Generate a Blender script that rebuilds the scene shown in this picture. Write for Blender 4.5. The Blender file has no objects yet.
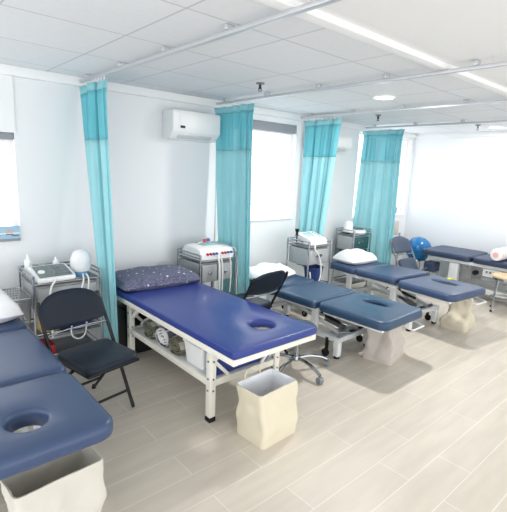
import bpy, bmesh, math, random
from mathutils import Vector, Matrix, noise
R = math.radians
PI = math.pi
random.seed(7)
scene = bpy.context.scene
COL = scene.collection

# ------------------------------------------------------------------ materials
def lin(c):
    return tuple(((v/255.0)/12.92 if v/255.0 <= 0.04045 else ((v/255.0+0.055)/1.055)**2.4) for v in c)

def nodes_of(name):
    m = bpy.data.materials.new(name); m.use_nodes = True
    nt = m.node_tree
    return m, nt, nt.nodes['Principled BSDF']

def mat(name, rgb, rough=0.5, metal=0.0, var=0.06, scale=8.0, bump=0.0, bscale=60.0, coat=0.0, sheen=0.0, alpha=1.0, trans=0.0, ior=1.45):
    m, nt, b = nodes_of(name)
    c = lin(rgb)
    tc = nt.nodes.new('ShaderNodeTexCoord')
    nz = nt.nodes.new('ShaderNodeTexNoise'); nz.inputs['Scale'].default_value = scale; nz.inputs['Detail'].default_value = 3
    nt.links.new(tc.outputs['Object'], nz.inputs['Vector'])
    mx = nt.nodes.new('ShaderNodeMix'); mx.data_type = 'RGBA'
    mx.inputs[6].default_value = (*[v*(1-var) for v in c], 1)
    mx.inputs[7].default_value = (*[min(1, v*(1+var)) for v in c], 1)
    nt.links.new(nz.outputs['Fac'], mx.inputs[0])
    nt.links.new(mx.outputs[2], b.inputs['Base Color'])
    b.inputs['Roughness'].default_value = rough
    b.inputs['Metallic'].default_value = metal
    b.inputs['Coat Weight'].default_value = coat
    b.inputs['Coat Roughness'].default_value = 0.2
    b.inputs['Sheen Weight'].default_value = sheen
    b.inputs['Alpha'].default_value = alpha
    b.inputs['Transmission Weight'].default_value = trans
    b.inputs['IOR'].default_value = ior
    if bump > 0:
        n2 = nt.nodes.new('ShaderNodeTexNoise'); n2.inputs['Scale'].default_value = bscale; n2.inputs['Detail'].default_value = 4
        nt.links.new(tc.outputs['Object'], n2.inputs['Vector'])
        bp = nt.nodes.new('ShaderNodeBump'); bp.inputs['Strength'].default_value = bump; bp.inputs['Distance'].default_value = 0.01
        nt.links.new(n2.outputs['Fac'], bp.inputs['Height'])
        nt.links.new(bp.outputs['Normal'], b.inputs['Normal'])
    return m

def brick_mat(name, c1, c2, cm, w, h, mortar, offset, rough, loc=(0, 0, 0), var_scale=3.0, var=0.05, streak=None, bumpd=0.0):
    m, nt, b = nodes_of(name)
    tc = nt.nodes.new('ShaderNodeTexCoord')
    mp = nt.nodes.new('ShaderNodeMapping'); mp.inputs['Location'].default_value = loc
    nt.links.new(tc.outputs['Object'], mp.inputs['Vector'])
    br = nt.nodes.new('ShaderNodeTexBrick')
    br.offset = offset; br.offset_frequency = 2; br.squash = 1
    br.inputs['Scale'].default_value = 1
    br.inputs['Brick Width'].default_value = w; br.inputs['Row Height'].default_value = h
    br.inputs['Mortar Size'].default_value = mortar; br.inputs['Mortar Smooth'].default_value = 0.3
    br.inputs['Color1'].default_value = (*lin(c1), 1); br.inputs['Color2'].default_value = (*lin(c2), 1)
    br.inputs['Mortar'].default_value = (*lin(cm), 1)
    nt.links.new(mp.outputs['Vector'], br.inputs['Vector'])
    mp2 = nt.nodes.new('ShaderNodeMapping')
    if streak: mp2.inputs['Scale'].default_value = streak
    nt.links.new(tc.outputs['Object'], mp2.inputs['Vector'])
    nz = nt.nodes.new('ShaderNodeTexNoise'); nz.inputs['Scale'].default_value = var_scale; nz.inputs['Detail'].default_value = 4
    nt.links.new(mp2.outputs['Vector'], nz.inputs['Vector'])
    rg = nt.nodes.new('ShaderNodeMapRange'); rg.inputs['From Min'].default_value = 0.3; rg.inputs['From Max'].default_value = 0.7
    rg.inputs['To Min'].default_value = 1-var; rg.inputs['To Max'].default_value = 1+var*0.4
    nt.links.new(nz.outputs['Fac'], rg.inputs['Value'])
    mx = nt.nodes.new('ShaderNodeMix'); mx.data_type = 'RGBA'; mx.blend_type = 'MULTIPLY'; mx.inputs[0].default_value = 1
    nt.links.new(br.outputs['Color'], mx.inputs[6]); nt.links.new(rg.outputs['Result'], mx.inputs[7])
    nt.links.new(mx.outputs[2], b.inputs['Base Color'])
    b.inputs['Roughness'].default_value = rough
    if bumpd:
        bp = nt.nodes.new('ShaderNodeBump'); bp.inputs['Strength'].default_value = 0.4; bp.inputs['Distance'].default_value = bumpd
        bp.invert = True
        nt.links.new(br.outputs['Fac'], bp.inputs['Height']); nt.links.new(bp.outputs['Normal'], b.inputs['Normal'])
    return m

def plaid_mat(name, base, dark, light, s=14.0, thr=0.5, lines=False):
    m, nt, b = nodes_of(name)
    tc = nt.nodes.new('ShaderNodeTexCoord')
    sep = nt.nodes.new('ShaderNodeSeparateXYZ'); nt.links.new(tc.outputs['UV'], sep.inputs[0])
    fac = []
    for ax, k in ((0, s), (1, s)):
        mu = nt.nodes.new('ShaderNodeMath'); mu.operation = 'MULTIPLY'; mu.inputs[1].default_value = k
        nt.links.new(sep.outputs[ax], mu.inputs[0])
        fr = nt.nodes.new('ShaderNodeMath'); fr.operation = 'FRACT'; nt.links.new(mu.outputs[0], fr.inputs[0])
        gt = nt.nodes.new('ShaderNodeMath'); gt.operation = 'LESS_THAN'; gt.inputs[1].default_value = thr
        nt.links.new(fr.outputs[0], gt.inputs[0]); fac.append(gt)
    if lines:
        ad = nt.nodes.new('ShaderNodeMath'); ad.operation = 'MAXIMUM'
        nt.links.new(fac[0].outputs[0], ad.inputs[0]); nt.links.new(fac[1].outputs[0], ad.inputs[1])
        mx = nt.nodes.new('ShaderNodeMix'); mx.data_type = 'RGBA'
        mx.inputs[6].default_value = (*lin(base), 1); mx.inputs[7].default_value = (*lin(light), 1)
        nt.links.new(ad.outputs[0], mx.inputs[0]); out = mx.outputs[2]
    else:
        ad = nt.nodes.new('ShaderNodeMath'); ad.operation = 'ADD'
        nt.links.new(fac[0].outputs[0], ad.inputs[0]); nt.links.new(fac[1].outputs[0], ad.inputs[1])
        hv = nt.nodes.new('ShaderNodeMath'); hv.operation = 'MULTIPLY'; hv.inputs[1].default_value = 0.5
        nt.links.new(ad.outputs[0], hv.inputs[0])
        cr = nt.nodes.new('ShaderNodeValToRGB'); cr.color_ramp.interpolation = 'CONSTANT'
        e = cr.color_ramp.elements; e[0].position = 0; e[0].color = (*lin(light), 1)
        e[1].position = 0.25; e[1].color = (*lin(base), 1)
        n = e.new(0.75); n.color = (*lin(dark), 1)
        nt.links.new(hv.outputs[0], cr.inputs[0]); out = cr.outputs[0]
    nt.links.new(out, b.inputs['Base Color']); b.inputs['Roughness'].default_value = 0.9
    return m

def speckle_mat(name, base, base2, spot, spot_scale, thr, stretch=(1, 1, 1), fine=60):
    m, nt, b = nodes_of(name)
    tc = nt.nodes.new('ShaderNodeTexCoord')
    mp = nt.nodes.new('ShaderNodeMapping'); mp.inputs['Scale'].default_value = stretch
    nt.links.new(tc.outputs['Object'], mp.inputs['Vector'])
    nz = nt.nodes.new('ShaderNodeTexNoise'); nz.inputs['Scale'].default_value = fine; nz.inputs['Detail'].default_value = 3
    nt.links.new(mp.outputs['Vector'], nz.inputs['Vector'])
    mx = nt.nodes.new('ShaderNodeMix'); mx.data_type = 'RGBA'
    mx.inputs[6].default_value = (*lin(base), 1); mx.inputs[7].default_value = (*lin(base2), 1)
    rg = nt.nodes.new('ShaderNodeMapRange'); rg.inputs['From Min'].default_value = 0.35; rg.inputs['From Max'].default_value = 0.65
    nt.links.new(nz.outputs['Fac'], rg.inputs['Value']); nt.links.new(rg.outputs['Result'], mx.inputs[0])
    vo = nt.nodes.new('ShaderNodeTexVoronoi'); vo.inputs['Scale'].default_value = spot_scale
    nt.links.new(tc.outputs['Object'], vo.inputs['Vector'])
    lt = nt.nodes.new('ShaderNodeMath'); lt.operation = 'LESS_THAN'; lt.inputs[1].default_value = thr
    nt.links.new(vo.outputs['Distance'], lt.inputs[0])
    m2 = nt.nodes.new('ShaderNodeMix'); m2.data_type = 'RGBA'; m2.inputs[7].default_value = (*lin(spot), 1)
    nt.links.new(mx.outputs[2], m2.inputs[6]); nt.links.new(lt.outputs[0], m2.inputs[0])
    nt.links.new(m2.outputs[2], b.inputs['Base Color']); b.inputs['Roughness'].default_value = 0.85
    return m

def stripe_mat(name, c1, c2, axis, freq, thr, rough=0.8):
    m, nt, b = nodes_of(name)
    tc = nt.nodes.new('ShaderNodeTexCoord')
    sep = nt.nodes.new('ShaderNodeSeparateXYZ'); nt.links.new(tc.outputs['Object'], sep.inputs[0])
    mu = nt.nodes.new('ShaderNodeMath'); mu.operation = 'MULTIPLY'; mu.operation = 'MULTIPLY_ADD'; mu.inputs[1].default_value = freq; mu.inputs[2].default_value = 0.55
    nt.links.new(sep.outputs[axis], mu.inputs[0])
    fr = nt.nodes.new('ShaderNodeMath'); fr.operation = 'FRACT'; nt.links.new(mu.outputs[0], fr.inputs[0])
    lt = nt.nodes.new('ShaderNodeMath'); lt.operation = 'LESS_THAN'; lt.inputs[1].default_value = thr
    nt.links.new(fr.outputs[0], lt.inputs[0])
    mx = nt.nodes.new('ShaderNodeMix'); mx.data_type = 'RGBA'
    mx.inputs[6].default_value = (*lin(c1), 1); mx.inputs[7].default_value = (*lin(c2), 1)
    nt.links.new(lt.outputs[0], mx.inputs[0]); nt.links.new(mx.outputs[2], b.inputs['Base Color'])
    b.inputs['Roughness'].default_value = rough
    return m

def cloth_mat(name, rgb, transl=0.4, alpha=1.0):
    m, nt, b = nodes_of(name)
    out = nt.nodes['Material Output']
    c = lin(rgb)
    tc = nt.nodes.new('ShaderNodeTexCoord')
    nz = nt.nodes.new('ShaderNodeTexNoise'); nz.inputs['Scale'].default_value = 5
    nt.links.new(tc.outputs['Object'], nz.inputs['Vector'])
    mx = nt.nodes.new('ShaderNodeMix'); mx.data_type = 'RGBA'
    mx.inputs[6].default_value = (*[v*0.95 for v in c], 1); mx.inputs[7].default_value = (*[min(1, v*1.05) for v in c], 1)
    nt.links.new(nz.outputs['Fac'], mx.inputs[0])
    nt.links.new(mx.outputs[2], b.inputs['Base Color']); b.inputs['Roughness'].default_value = 0.85
    tr = nt.nodes.new('ShaderNodeBsdfTranslucent'); nt.links.new(mx.outputs[2], tr.inputs['Color'])
    ms = nt.nodes.new('ShaderNodeMixShader'); ms.inputs[0].default_value = transl
    nt.links.new(b.outputs[0], ms.inputs[1]); nt.links.new(tr.outputs[0], ms.inputs[2])
    last = ms
    if alpha < 1:
        tp = nt.nodes.new('ShaderNodeBsdfTransparent')
        m2 = nt.nodes.new('ShaderNodeMixShader'); m2.inputs[0].default_value = alpha
        nt.links.new(tp.outputs[0], m2.inputs[1]); nt.links.new(ms.outputs[0], m2.inputs[2]); last = m2
    nt.links.new(last.outputs[0], out.inputs['Surface'])
    return m

def emit_mat(name, rgb, s):
    m, nt, b = nodes_of(name)
    b.inputs['Base Color'].default_value = (*lin(rgb), 1)
    b.inputs['Emission Color'].default_value = (*lin(rgb), 1); b.inputs['Emission Strength'].default_value = s
    return m

def pane_mat(name):
    m, nt, b = nodes_of(name)
    out = nt.nodes['Material Output']
    tp = nt.nodes.new('ShaderNodeBsdfTransparent'); gl = nt.nodes.new('ShaderNodeBsdfGlossy'); gl.inputs['Roughness'].default_value = 0.05
    ms = nt.nodes.new('ShaderNodeMixShader'); ms.inputs[0].default_value = 0.04
    nt.links.new(tp.outputs[0], ms.inputs[1]); nt.links.new(gl.outputs[0], ms.inputs[2])
    nt.links.new(ms.outputs[0], out.inputs['Surface'])
    return m

M = {}
M['wall'] = mat('wall_paint', (236, 238, 240), 0.7, var=0.012, scale=2)
M['trim'] = mat('trim_paint', (240, 241, 242), 0.55, var=0.01)
M['ceil'] = brick_mat('ceiling_tiles', (231, 234, 237), (228, 231, 234), (196, 199, 203), 0.6, 0.6, 0.006, 0.0, 0.8, loc=(0.08, 0.03, 0), var_scale=20, var=0.02)
M['ceil2'] = mat('ceiling_plaster', (238, 239, 240), 0.8, var=0.01)
M['floor'] = brick_mat('floor_planks', (213, 204, 190), (208, 199, 185), (226, 220, 210), 0.9, 0.19, 0.0035, 0.37, 0.42, loc=(0.31, 0.18, 0), var_scale=2.2, var=0.09, streak=(1, 6, 1))
M['vinyl_slate'] = mat('slate_blue_vinyl', (58, 75, 108), 0.36, var=0.05, bump=0.05, bscale=25, coat=0.1)
M['vinyl_royal'] = mat('royal_blue_vinyl', (47, 65, 138), 0.33, var=0.05, bump=0.09, bscale=9, coat=0.1)
M['vinyl_navy'] = mat('navy_vinyl', (45, 72, 100), 0.36, var=0.05, bump=0.05, bscale=25, coat=0.1)
M['vinyl_dusk'] = mat('dusk_blue_vinyl', (53, 72, 104), 0.38, var=0.05, bump=0.05, bscale=25, coat=0.1)
M['vinyl_grey'] = mat('grey_blue_vinyl', (52, 64, 90), 0.42, var=0.05, bump=0.05, bscale=25)
M['black_vinyl'] = mat('black_vinyl', (27, 35, 48), 0.4, var=0.08, bump=0.04, bscale=40)
for k in ('black_vinyl',): M[k].node_tree.nodes['Principled BSDF'].inputs['Specular IOR Level'].default_value = 0.3
M['slate_vinyl'] = mat('slate_grey_vinyl', (62, 76, 96), 0.45, var=0.06)
M['black'] = mat('black_paint', (10, 11, 13), 0.4, var=0.1)
M['rubber'] = mat('black_rubber', (22, 22, 24), 0.7, var=0.1)
M['chrome'] = mat('chrome', (172, 176, 181), 0.18, metal=1.0, var=0.03)
M['steel'] = mat('brushed_steel', (140, 143, 147), 0.35, metal=0.85, var=0.05, scale=20)
M['alu'] = mat('aluminium', (205, 208, 212), 0.4, metal=0.6, var=0.03)
M['greymetal'] = mat('grey_lacquered_steel', (168, 172, 174), 0.45, metal=0.2, var=0.04)
M['whitemetal'] = mat('white_lacquered_steel', (232, 234, 234), 0.4, var=0.02)
M['cream'] = mat('cream_lacquered_steel', (236, 233, 222), 0.45, var=0.03)
M['lightgrey'] = mat('light_grey_panel', (206, 210, 212), 0.5, var=0.03)
M['plastic'] = mat('white_plastic', (242, 243, 243), 0.35, var=0.01)
M['plastic_grey'] = mat('grey_plastic', (130, 138, 140), 0.45, var=0.04)
M['keypad'] = mat('grey_green_keypad', (112, 124, 124), 0.4, var=0.05)
M['screen'] = mat('pale_screen', (168, 196, 196), 0.25, var=0.05)
M['red'] = mat('red_plastic', (196, 44, 60), 0.4, var=0.05)
M['blue'] = mat('blue_plastic', (58, 92, 176), 0.4, var=0.05)
M['skyblue'] = mat('sky_blue_plastic', (96, 156, 206), 0.4, var=0.05)
M['bucket'] = mat('dark_blue_plastic', (36, 60, 120), 0.4, var=0.08)
M['greenbox'] = mat('dark_green_plastic', (44, 88, 92), 0.4, var=0.15, scale=14)
M['ball'] = mat('blue_ball_rubber', (22, 110, 170), 0.25, var=0.06, coat=0.25)
M['wrap'] = mat('plastic_wrapped_white', (240, 240, 242), 0.3, var=0.03, bump=0.5, bscale=22, coat=0.2)
M['linen'] = mat('white_linen', (240, 241, 243), 0.8, var=0.02, bump=0.15, bscale=18)
M['towel_blue'] = mat('blue_towel', (84, 128, 172), 0.9, var=0.3, scale=30)
M['canvas_beige'] = mat('beige_canvas', (222, 213, 190), 0.85, var=0.03, bump=0.2, bscale=14)
M['canvas_sand'] = mat('sand_canvas', (216, 207, 186), 0.85, var=0.04, bump=0.2, bscale=14)
M['canvas_grey'] = mat('grey_canvas', (198, 190, 182), 0.85, var=0.04, bump=0.2, bscale=14)
M['canvas_stone'] = mat('stone_canvas', (206, 202, 192), 0.85, var=0.04, bump=0.2, bscale=14)
M['liner'] = mat('white_bag_liner', (240, 242, 246), 0.4, var=0.03, bump=0.5, bscale=20)
M['denim'] = speckle_mat('speckled_grey_blue_cotton', (76, 78, 102), (118, 120, 144), (222, 224, 232), 17, 0.17, (1, 5, 1), 40)
M['plaid_olive'] = plaid_mat('olive_gingham', (172, 172, 158), (104, 106, 92), (236, 236, 228), 5)
M['plaid_grey'] = plaid_mat('grey_windowpane_check', (104, 106, 112), (70, 72, 80), (230, 230, 230), 6, 0.13, True)
M['plaid_pale'] = plaid_mat('pale_olive_gingham', (176, 172, 156), (112, 108, 92), (232, 230, 220), 4)
M['stripe_pink'] = stripe_mat('pink_striped_cotton', (246, 243, 243), (226, 150, 154), 0, 14, 0.13)
M['pink'] = mat('pink_cotton', (240, 184, 184), 0.8)
M['wood'] = mat('pale_wood', (226, 202, 164), 0.5, var=0.08, scale=12)
M['yellow'] = mat('yellow_sponge', (228, 210, 70), 0.8)
M['tan'] = mat('tan_cardboard', (196, 172, 122), 0.8, var=0.08)
M['curt'] = cloth_mat('turquoise_curtain_cloth', (178, 232, 238), 0.25, 0.88)
M['curt_net'] = cloth_mat('turquoise_curtain_net', (128, 214, 225), 0.3, 0.8)
M['curt_head'] = cloth_mat('pale_curtain_heading', (172, 228, 235), 0.35, 0.88)
M['pane'] = pane_mat('window_pane')
M['blind'] = mat('grey_blind_cassette', (150, 152, 160), 0.5, var=0.05)
M['bulb'] = emit_mat('downlight_diffuser', (255, 252, 246), 9.0)
M['sticker'] = mat('pale_blue_sticker', (168, 202, 222), 0.6, var=0.06, scale=25)
M['brown'] = mat('brown_ink', (150, 112, 92), 0.6)
M['pinkink'] = mat('dusky_pink_ink', (214, 176, 176), 0.6)
M['navyink'] = mat('navy_ink', (52, 62, 100), 0.6)
M['taupe'] = mat('taupe_plastic', (150, 146, 150), 0.6, var=0.12, scale=20)
M['cable'] = mat('white_cable', (232, 232, 230), 0.5, var=0.02)
M['mesh_grey'] = mat('grey_wire', (150, 154, 156), 0.35, metal=0.6, var=0.05)
M['gap'] = mat('dark_vent', (58, 60, 64), 0.8, var=0.02)

# ------------------------------------------------------------------ mesh helper
def spline(pts, n=8):
    P = [Vector(p) for p in pts]
    if len(P) < 3: return P
    P = [P[0]*2-P[1]] + P + [P[-1]*2-P[-2]]
    out = []
    for i in range(1, len(P)-2):
        for k in range(n):
            t = k/n
            a, b, c, d = P[i-1], P[i], P[i+1], P[i+2]
            out.append(0.5*((2*b)+(c-a)*t+(2*a-5*b+4*c-d)*t*t+(3*b-a-3*c+d)*t*t*t))
    out.append(P[-2]); return out

class MB:
    def __init__(self):
        self.bm = bmesh.new(); self.uv = None
    def _merge(self, sub, mtx=None):
        if mtx is not None: bmesh.ops.transform(sub, matrix=mtx, verts=sub.verts)
        me = bpy.data.meshes.new('tmp'); sub.to_mesh(me); sub.free()
        self.bm.from_mesh(me); bpy.data.meshes.remove(me)
        return self
    def box(self, c, s, bev=0.0, rz=0.0, rx=0.0, ry=0.0, seg=2):
        b = bmesh.new(); bmesh.ops.create_cube(b, size=1)
        bmesh.ops.scale(b, vec=s, verts=b.verts)
        if bev > 0: bmesh.ops.bevel(b, geom=b.edges[:], offset=min(bev, min(s)*0.49), segments=seg, profile=0.5, affect='EDGES')
        m = Matrix.Translation(c) @ Matrix.Rotation(rz, 4, 'Z') @ Matrix.Rotation(ry, 4, 'Y') @ Matrix.Rotation(rx, 4, 'X')
        return self._merge(b, m)
    def bar(self, p, q, w, d, up=(0, 0, 1), bev=0.0):
        p, q = Vector(p), Vector(q); z = (q-p); L = z.length; z.normalize()
        u = Vector(up)
        if abs(u.dot(z)) > 0.98: u = Vector((0, 1, 0))
        x = u.cross(z).normalized(); y = z.cross(x)
        m = Matrix((x, y, z)).transposed().to_4x4(); m.translation = (p+q)/2
        b = bmesh.new(); bmesh.ops.create_cube(b, size=1); bmesh.ops.scale(b, vec=(w, d, L), verts=b.verts)
        if bev > 0: bmesh.ops.bevel(b, geom=b.edges[:], offset=bev, segments=2, profile=0.5, affect='EDGES')
        return self._merge(b, m)
    def tube(self, pts, r, seg=8, smooth=0, closed=False):
        P = spline(pts, smooth) if smooth else [Vector(p) for p in pts]
        n = len(P); rings = []; prev = None
        for i in range(n):
            if closed: t = P[(i+1) % n]-P[i-1]
            else: t = P[min(i+1, n-1)]-P[max(i-1, 0)]
            t.normalize()
            if prev is None:
                a = Vector((0, 0, 1)) if abs(t.z) < 0.9 else Vector((1, 0, 0))
                x = t.cross(a).normalized()
            else:
                x = (prev-t*prev.dot(t)).normalized()
            prev = x; y = t.cross(x)
            k = 1.0
            if not closed and 0 < i < n-1:
                a1 = (P[i]-P[i-1]).normalized(); a2 = (P[i+1]-P[i]).normalized()
                k = 1/max(0.6, math.cos(a1.angle(a2)/2))
            rr = r[i] if isinstance(r, (list, tuple)) else r
            rings.append([self.bm.verts.new(P[i]+(x*math.cos(2*PI*j/seg)+y*math.sin(2*PI*j/seg))*rr*k) for j in range(seg)])
        rng = range(n) if closed else range(n-1)
        for i in rng:
            A, B = rings[i], rings[(i+1) % n]
            for j in range(seg):
                self.bm.faces.new((A[j], A[(j+1) % seg], B[(j+1) % seg], B[j]))
        if not closed:
            self.bm.faces.new(rings[0][::-1]); self.bm.faces.new(rings[-1])
        return self
    def cyl(self, p, q, r, seg=20, r2=None):
        p, q = Vector(p), Vector(q); r2 = r if r2 is None else r2
        z = (q-p).normalized(); a = Vector((0, 0, 1)) if abs(z.z) < 0.9 else Vector((1, 0, 0))
        x = z.cross(a).normalized(); y = z.cross(x)
        A = [self.bm.verts.new(p+(x*math.cos(2*PI*j/seg)+y*math.sin(2*PI*j/seg))*r) for j in range(seg)]
        B = [self.bm.verts.new(q+(x*math.cos(2*PI*j/seg)+y*math.sin(2*PI*j/seg))*r2) for j in range(seg)]
        for j in range(seg): self.bm.faces.new((A[j], A[(j+1) % seg], B[(j+1) % seg], B[j]))
        self.bm.faces.new(A[::-1]); self.bm.faces.new(B)
        return self
    def lathe(self, prof, c=(0, 0, 0), seg=28, axis='Z', sx=1.0, sy=1.0):
        c = Vector(c); rings = []
        def put(r, h, a):
            x, y = r*math.cos(a)*sx, r*math.sin(a)*sy
            if axis == 'Z': return c+Vector((x, y, h))
            if axis == 'X': return c+Vector((h, x, y))
            return c+Vector((y, h, x))
        for r, h in prof:
            if r < 1e-5: rings.append([self.bm.verts.new(put(0, h, 0))])
            else: rings.append([self.bm.verts.new(put(r, h, 2*PI*j/seg)) for j in range(seg)])
        for A, B in zip(rings[:-1], rings[1:]):
            for j in range(seg):
                k = (j+1) % seg
                if len(A) == 1 and len(B) == 1: continue
                if len(A) == 1: self.bm.faces.new((A[0], B[k], B[j]))
                elif len(B) == 1: self.bm.faces.new((A[j], A[k], B[0]))
                else: self.bm.faces.new((A[j], A[k], B[k], B[j]))
        if len(rings[0]) > 1: self.bm.faces.new(rings[0][::-1])
        if len(rings[-1]) > 1: self.bm.faces.new(rings[-1])
        return self
    def loft(self, rings, cap=True):
        V = [[self.bm.verts.new(p) for p in r] for r in rings]
        n = len(V[0])
        for A, B in zip(V[:-1], V[1:]):
            for j in range(n): self.bm.faces.new((A[j], A[(j+1) % n], B[(j+1) % n], B[j]))
        if cap: self.bm.faces.new(V[0][::-1]); self.bm.faces.new(V[-1])
        return self
    def grid(self, f, nu, nv, uv=False):
        V = [[self.bm.verts.new(f(i/nu, j/nv)) for j in range(nv+1)] for i in range(nu+1)]
        if uv and self.uv is None: self.uv = self.bm.loops.layers.uv.new('UVMap')
        for i in range(nu):
            for j in range(nv):
                fc = self.bm.faces.new((V[i][j], V[i+1][j], V[i+1][j+1], V[i][j+1]))
                if uv:
                    for lp, (a, b) in zip(fc.loops, ((i, j), (i+1, j), (i+1, j+1), (i, j+1))): lp[self.uv].uv = (a/nu, b/nv)
        return self
    def build(self, name, m, parent=None, ang=35, loc=None, rz=None, flat=False):
        if not flat: bmesh.ops.recalc_face_normals(self.bm, faces=self.bm.faces[:])
        me = bpy.data.meshes.new(name); self.bm.to_mesh(me); self.bm.free()
        for p in me.polygons: p.use_smooth = True
        me.set_sharp_from_angle(angle=R(ang))
        me.materials.append(m if not isinstance(m, str) else M[m])
        o = bpy.data.objects.new(name, me); COL.objects.link(o)
        if parent is not None: o.parent = parent
        if loc is not None: o.location = loc
        if rz is not None: o.rotation_euler = (0, 0, rz)
        return o

def tag(o, label, cat, group=None):
    o['label'] = label; o['category'] = cat
    if group: o['group'] = group
    return o
def thing(name, label, cat, loc=(0, 0, 0), rz=0.0, group=None):
    o = bpy.data.objects.new(name, None); o.empty_display_size = 0.1; COL.objects.link(o)
    o.location = loc; o.rotation_euler = (0, 0, rz)
    return tag(o, label, cat, group)
def struct(o): o['kind'] = 'structure'; return o

def rrect(w, d, r, n=6, cx=0, cy=0):
    pts = []
    r = min(r, w/2-1e-4, d/2-1e-4)
    for (sx, sy, a0) in ((1, -1, -PI/2), (1, 1, 0), (-1, 1, PI/2), (-1, -1, PI)):
        for k in range(n+1):
            a = a0+PI/2*k/n
            pts.append((cx+sx*(w/2-r)+r*math.cos(a), cy+sy*(d/2-r)+r*math.sin(a)))
    return pts

def densify(pts, step=0.04):
    out = []
    for i, p in enumerate(pts):
        q = pts[(i+1) % len(pts)]
        L = math.hypot(q[0]-p[0], q[1]-p[1]); k = max(1, int(L/step))
        for j in range(k): out.append((p[0]+(q[0]-p[0])*j/k, p[1]+(q[1]-p[1])*j/k))
    return out

# a padded slab in the xy plane (rounded corners, soft edge), optionally with an elliptical hole
def cushion(mb, w, d, t, cr, er, cx, cy, z0, hole=None, dome=0.006):
    outl = densify(rrect(w, d, cr, 8, cx, cy))
    def inset(i):
        pts = rrect(w-2*i, d-2*i, max(cr-i, 0.004), 8, cx, cy)
        base = rrect(w, d, cr, 8, cx, cy)
        out = []
        for k, p in enumerate(base):
            q = base[(k+1) % len(base)]; L = math.hypot(q[0]-p[0], q[1]-p[1]); n = max(1, int(L/0.04))
            a, b = pts[k], pts[(k+1) % len(pts)]
            for j in range(n): out.append((a[0]+(b[0]-a[0])*j/n, a[1]+(b[1]-a[1])*j/n))
        return out
    er = min(er, t*0.5); eb = min(er*0.5, t*0.3)
    prof = []                                     # (inset, z) from bottom to top
    for k in range(4):
        a = PI/2*k/3; prof.append((eb-eb*math.sin(a), z0+eb-eb*math.cos(a)))
    for k in range(6):
        a = PI/2*k/5; prof.append((er-er*math.cos(a), z0+t-er+er*math.sin(a)))
    rings = [[(x, y, z) for x, y in inset(i)] for i, z in prof]
    top = inset(er)
    if hole is None:
        c0 = (cx, cy)
        for s in (0.8, 0.5, 0.2):
            rings.append([(c0[0]+(x-c0[0])*s, c0[1]+(y-c0[1])*s, z0+t+dome*(1-s)) for x, y in top])
        mb.loft(rings)
    else:
        hx, hy, ra, rb = hole
        def ell(k):
            o = []
            for x, y in top:
                a = math.atan2((y-hy)/rb, (x-hx)/ra)
                o.append((hx+ra*k*math.cos(a), hy+rb*k*math.sin(a)))
            return o
        for s in (0.7, 0.35):
            e = ell(1.25)
            rings.append([(ex+(x-ex)*s, ey+(y-ey)*s, z0+t+dome*0.6) for (x, y), (ex, ey) in zip(top, e)])
        for k, dz in ((1.25, 0.004), (1.1, 0.0), (1.0, -0.014), (0.97, -t+0.006), (1.02, -t)):
            rings.append([(x, y, z0+t+dz) for x, y in ell(k)])
        rings.append(rings[0])
        V = [[mb.bm.verts.new(p) for p in r] for r in rings[:-1]]; V.append(V[0]); n = len(V[0])
        for A, B in zip(V[:-1], V[1:]):
            for j in range(n): mb.bm.faces.new((A[j], A[(j+1) % n], B[(j+1) % n], B[j]))
    return mb

def pillow(mb, w, d, t, seedv=0, wr=0.006, pinch=0.06, drape=None, sag=0.25, ex=0.45):
    def sgn(v, e): return math.copysign(abs(v)**e, v)
    def f(u, v, side):
        x, y = 2*u-1, 2*v-1
        th = ((1-abs(x)**2.6)*(1-abs(y)**2.6))**ex if abs(x) < 1 and abs(y) < 1 else 0
        px = x*w/2*(1-pinch*(1-abs(y)**2)*0 - pinch*abs(y)**3*0.4); py = y*d/2*(1-pinch*abs(x)**3*0.4)
        nn = noise.noise(Vector((px*7+seedv, py*7, side*3)))*wr*3*th + noise.noise(Vector((px*18+seedv, py*18, side*3)))*wr*th
        z = t/2*th*(1 if side > 0 else -1) + t/2*(1-sag*0)
        z = t*sag + (t*(1-sag)*th+nn if side > 0 else -t*sag*min(1, th*1.6))
        if drape: z += drape(px, py)
        return Vector((px, py, z))
    mb.grid(lambda u, v: f(u, v, 1), 30, 22); mb.grid(lambda u, v: f(1-u, v, -1), 30, 22)
    bmesh.ops.remove_doubles(mb.bm, verts=mb.bm.verts[:], dist=0.0005)
    return mb

# ------------------------------------------------------------------ setting
WY, WX, CZ = 3.8, 6.8, 2.3
X0, Y0 = -2.2, -2.6
fl = MB().box(((X0+WX+0.2)/2, (Y0+WY+0.25)/2, -0.05), (WX+0.2-X0, WY+0.25-Y0, 0.1)).build('floor', 'floor'); struct(fl)
# put texture origin at world zero: mesh is authored in world space
YC = 1.40
ce = MB().box(((X0+WX+0.2)/2, (YC+WY+0.25)/2, CZ+0.05), (WX+0.2-X0, WY+0.25-YC, 0.1)).build('ceiling', 'ceil'); struct(ce)
ce2 = MB().box(((X0+WX+0.2)/2, (Y0+YC)/2, CZ+0.055), (WX+0.2-X0, YC-Y0, 0.1)).build('ceiling', 'ceil2'); struct(ce2)
tr = MB().box(((X0+WX)/2, YC, CZ-0.008), (WX-X0, 0.07, 0.035), 0.006).build('trim_1', 'trim'); struct(tr)

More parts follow.
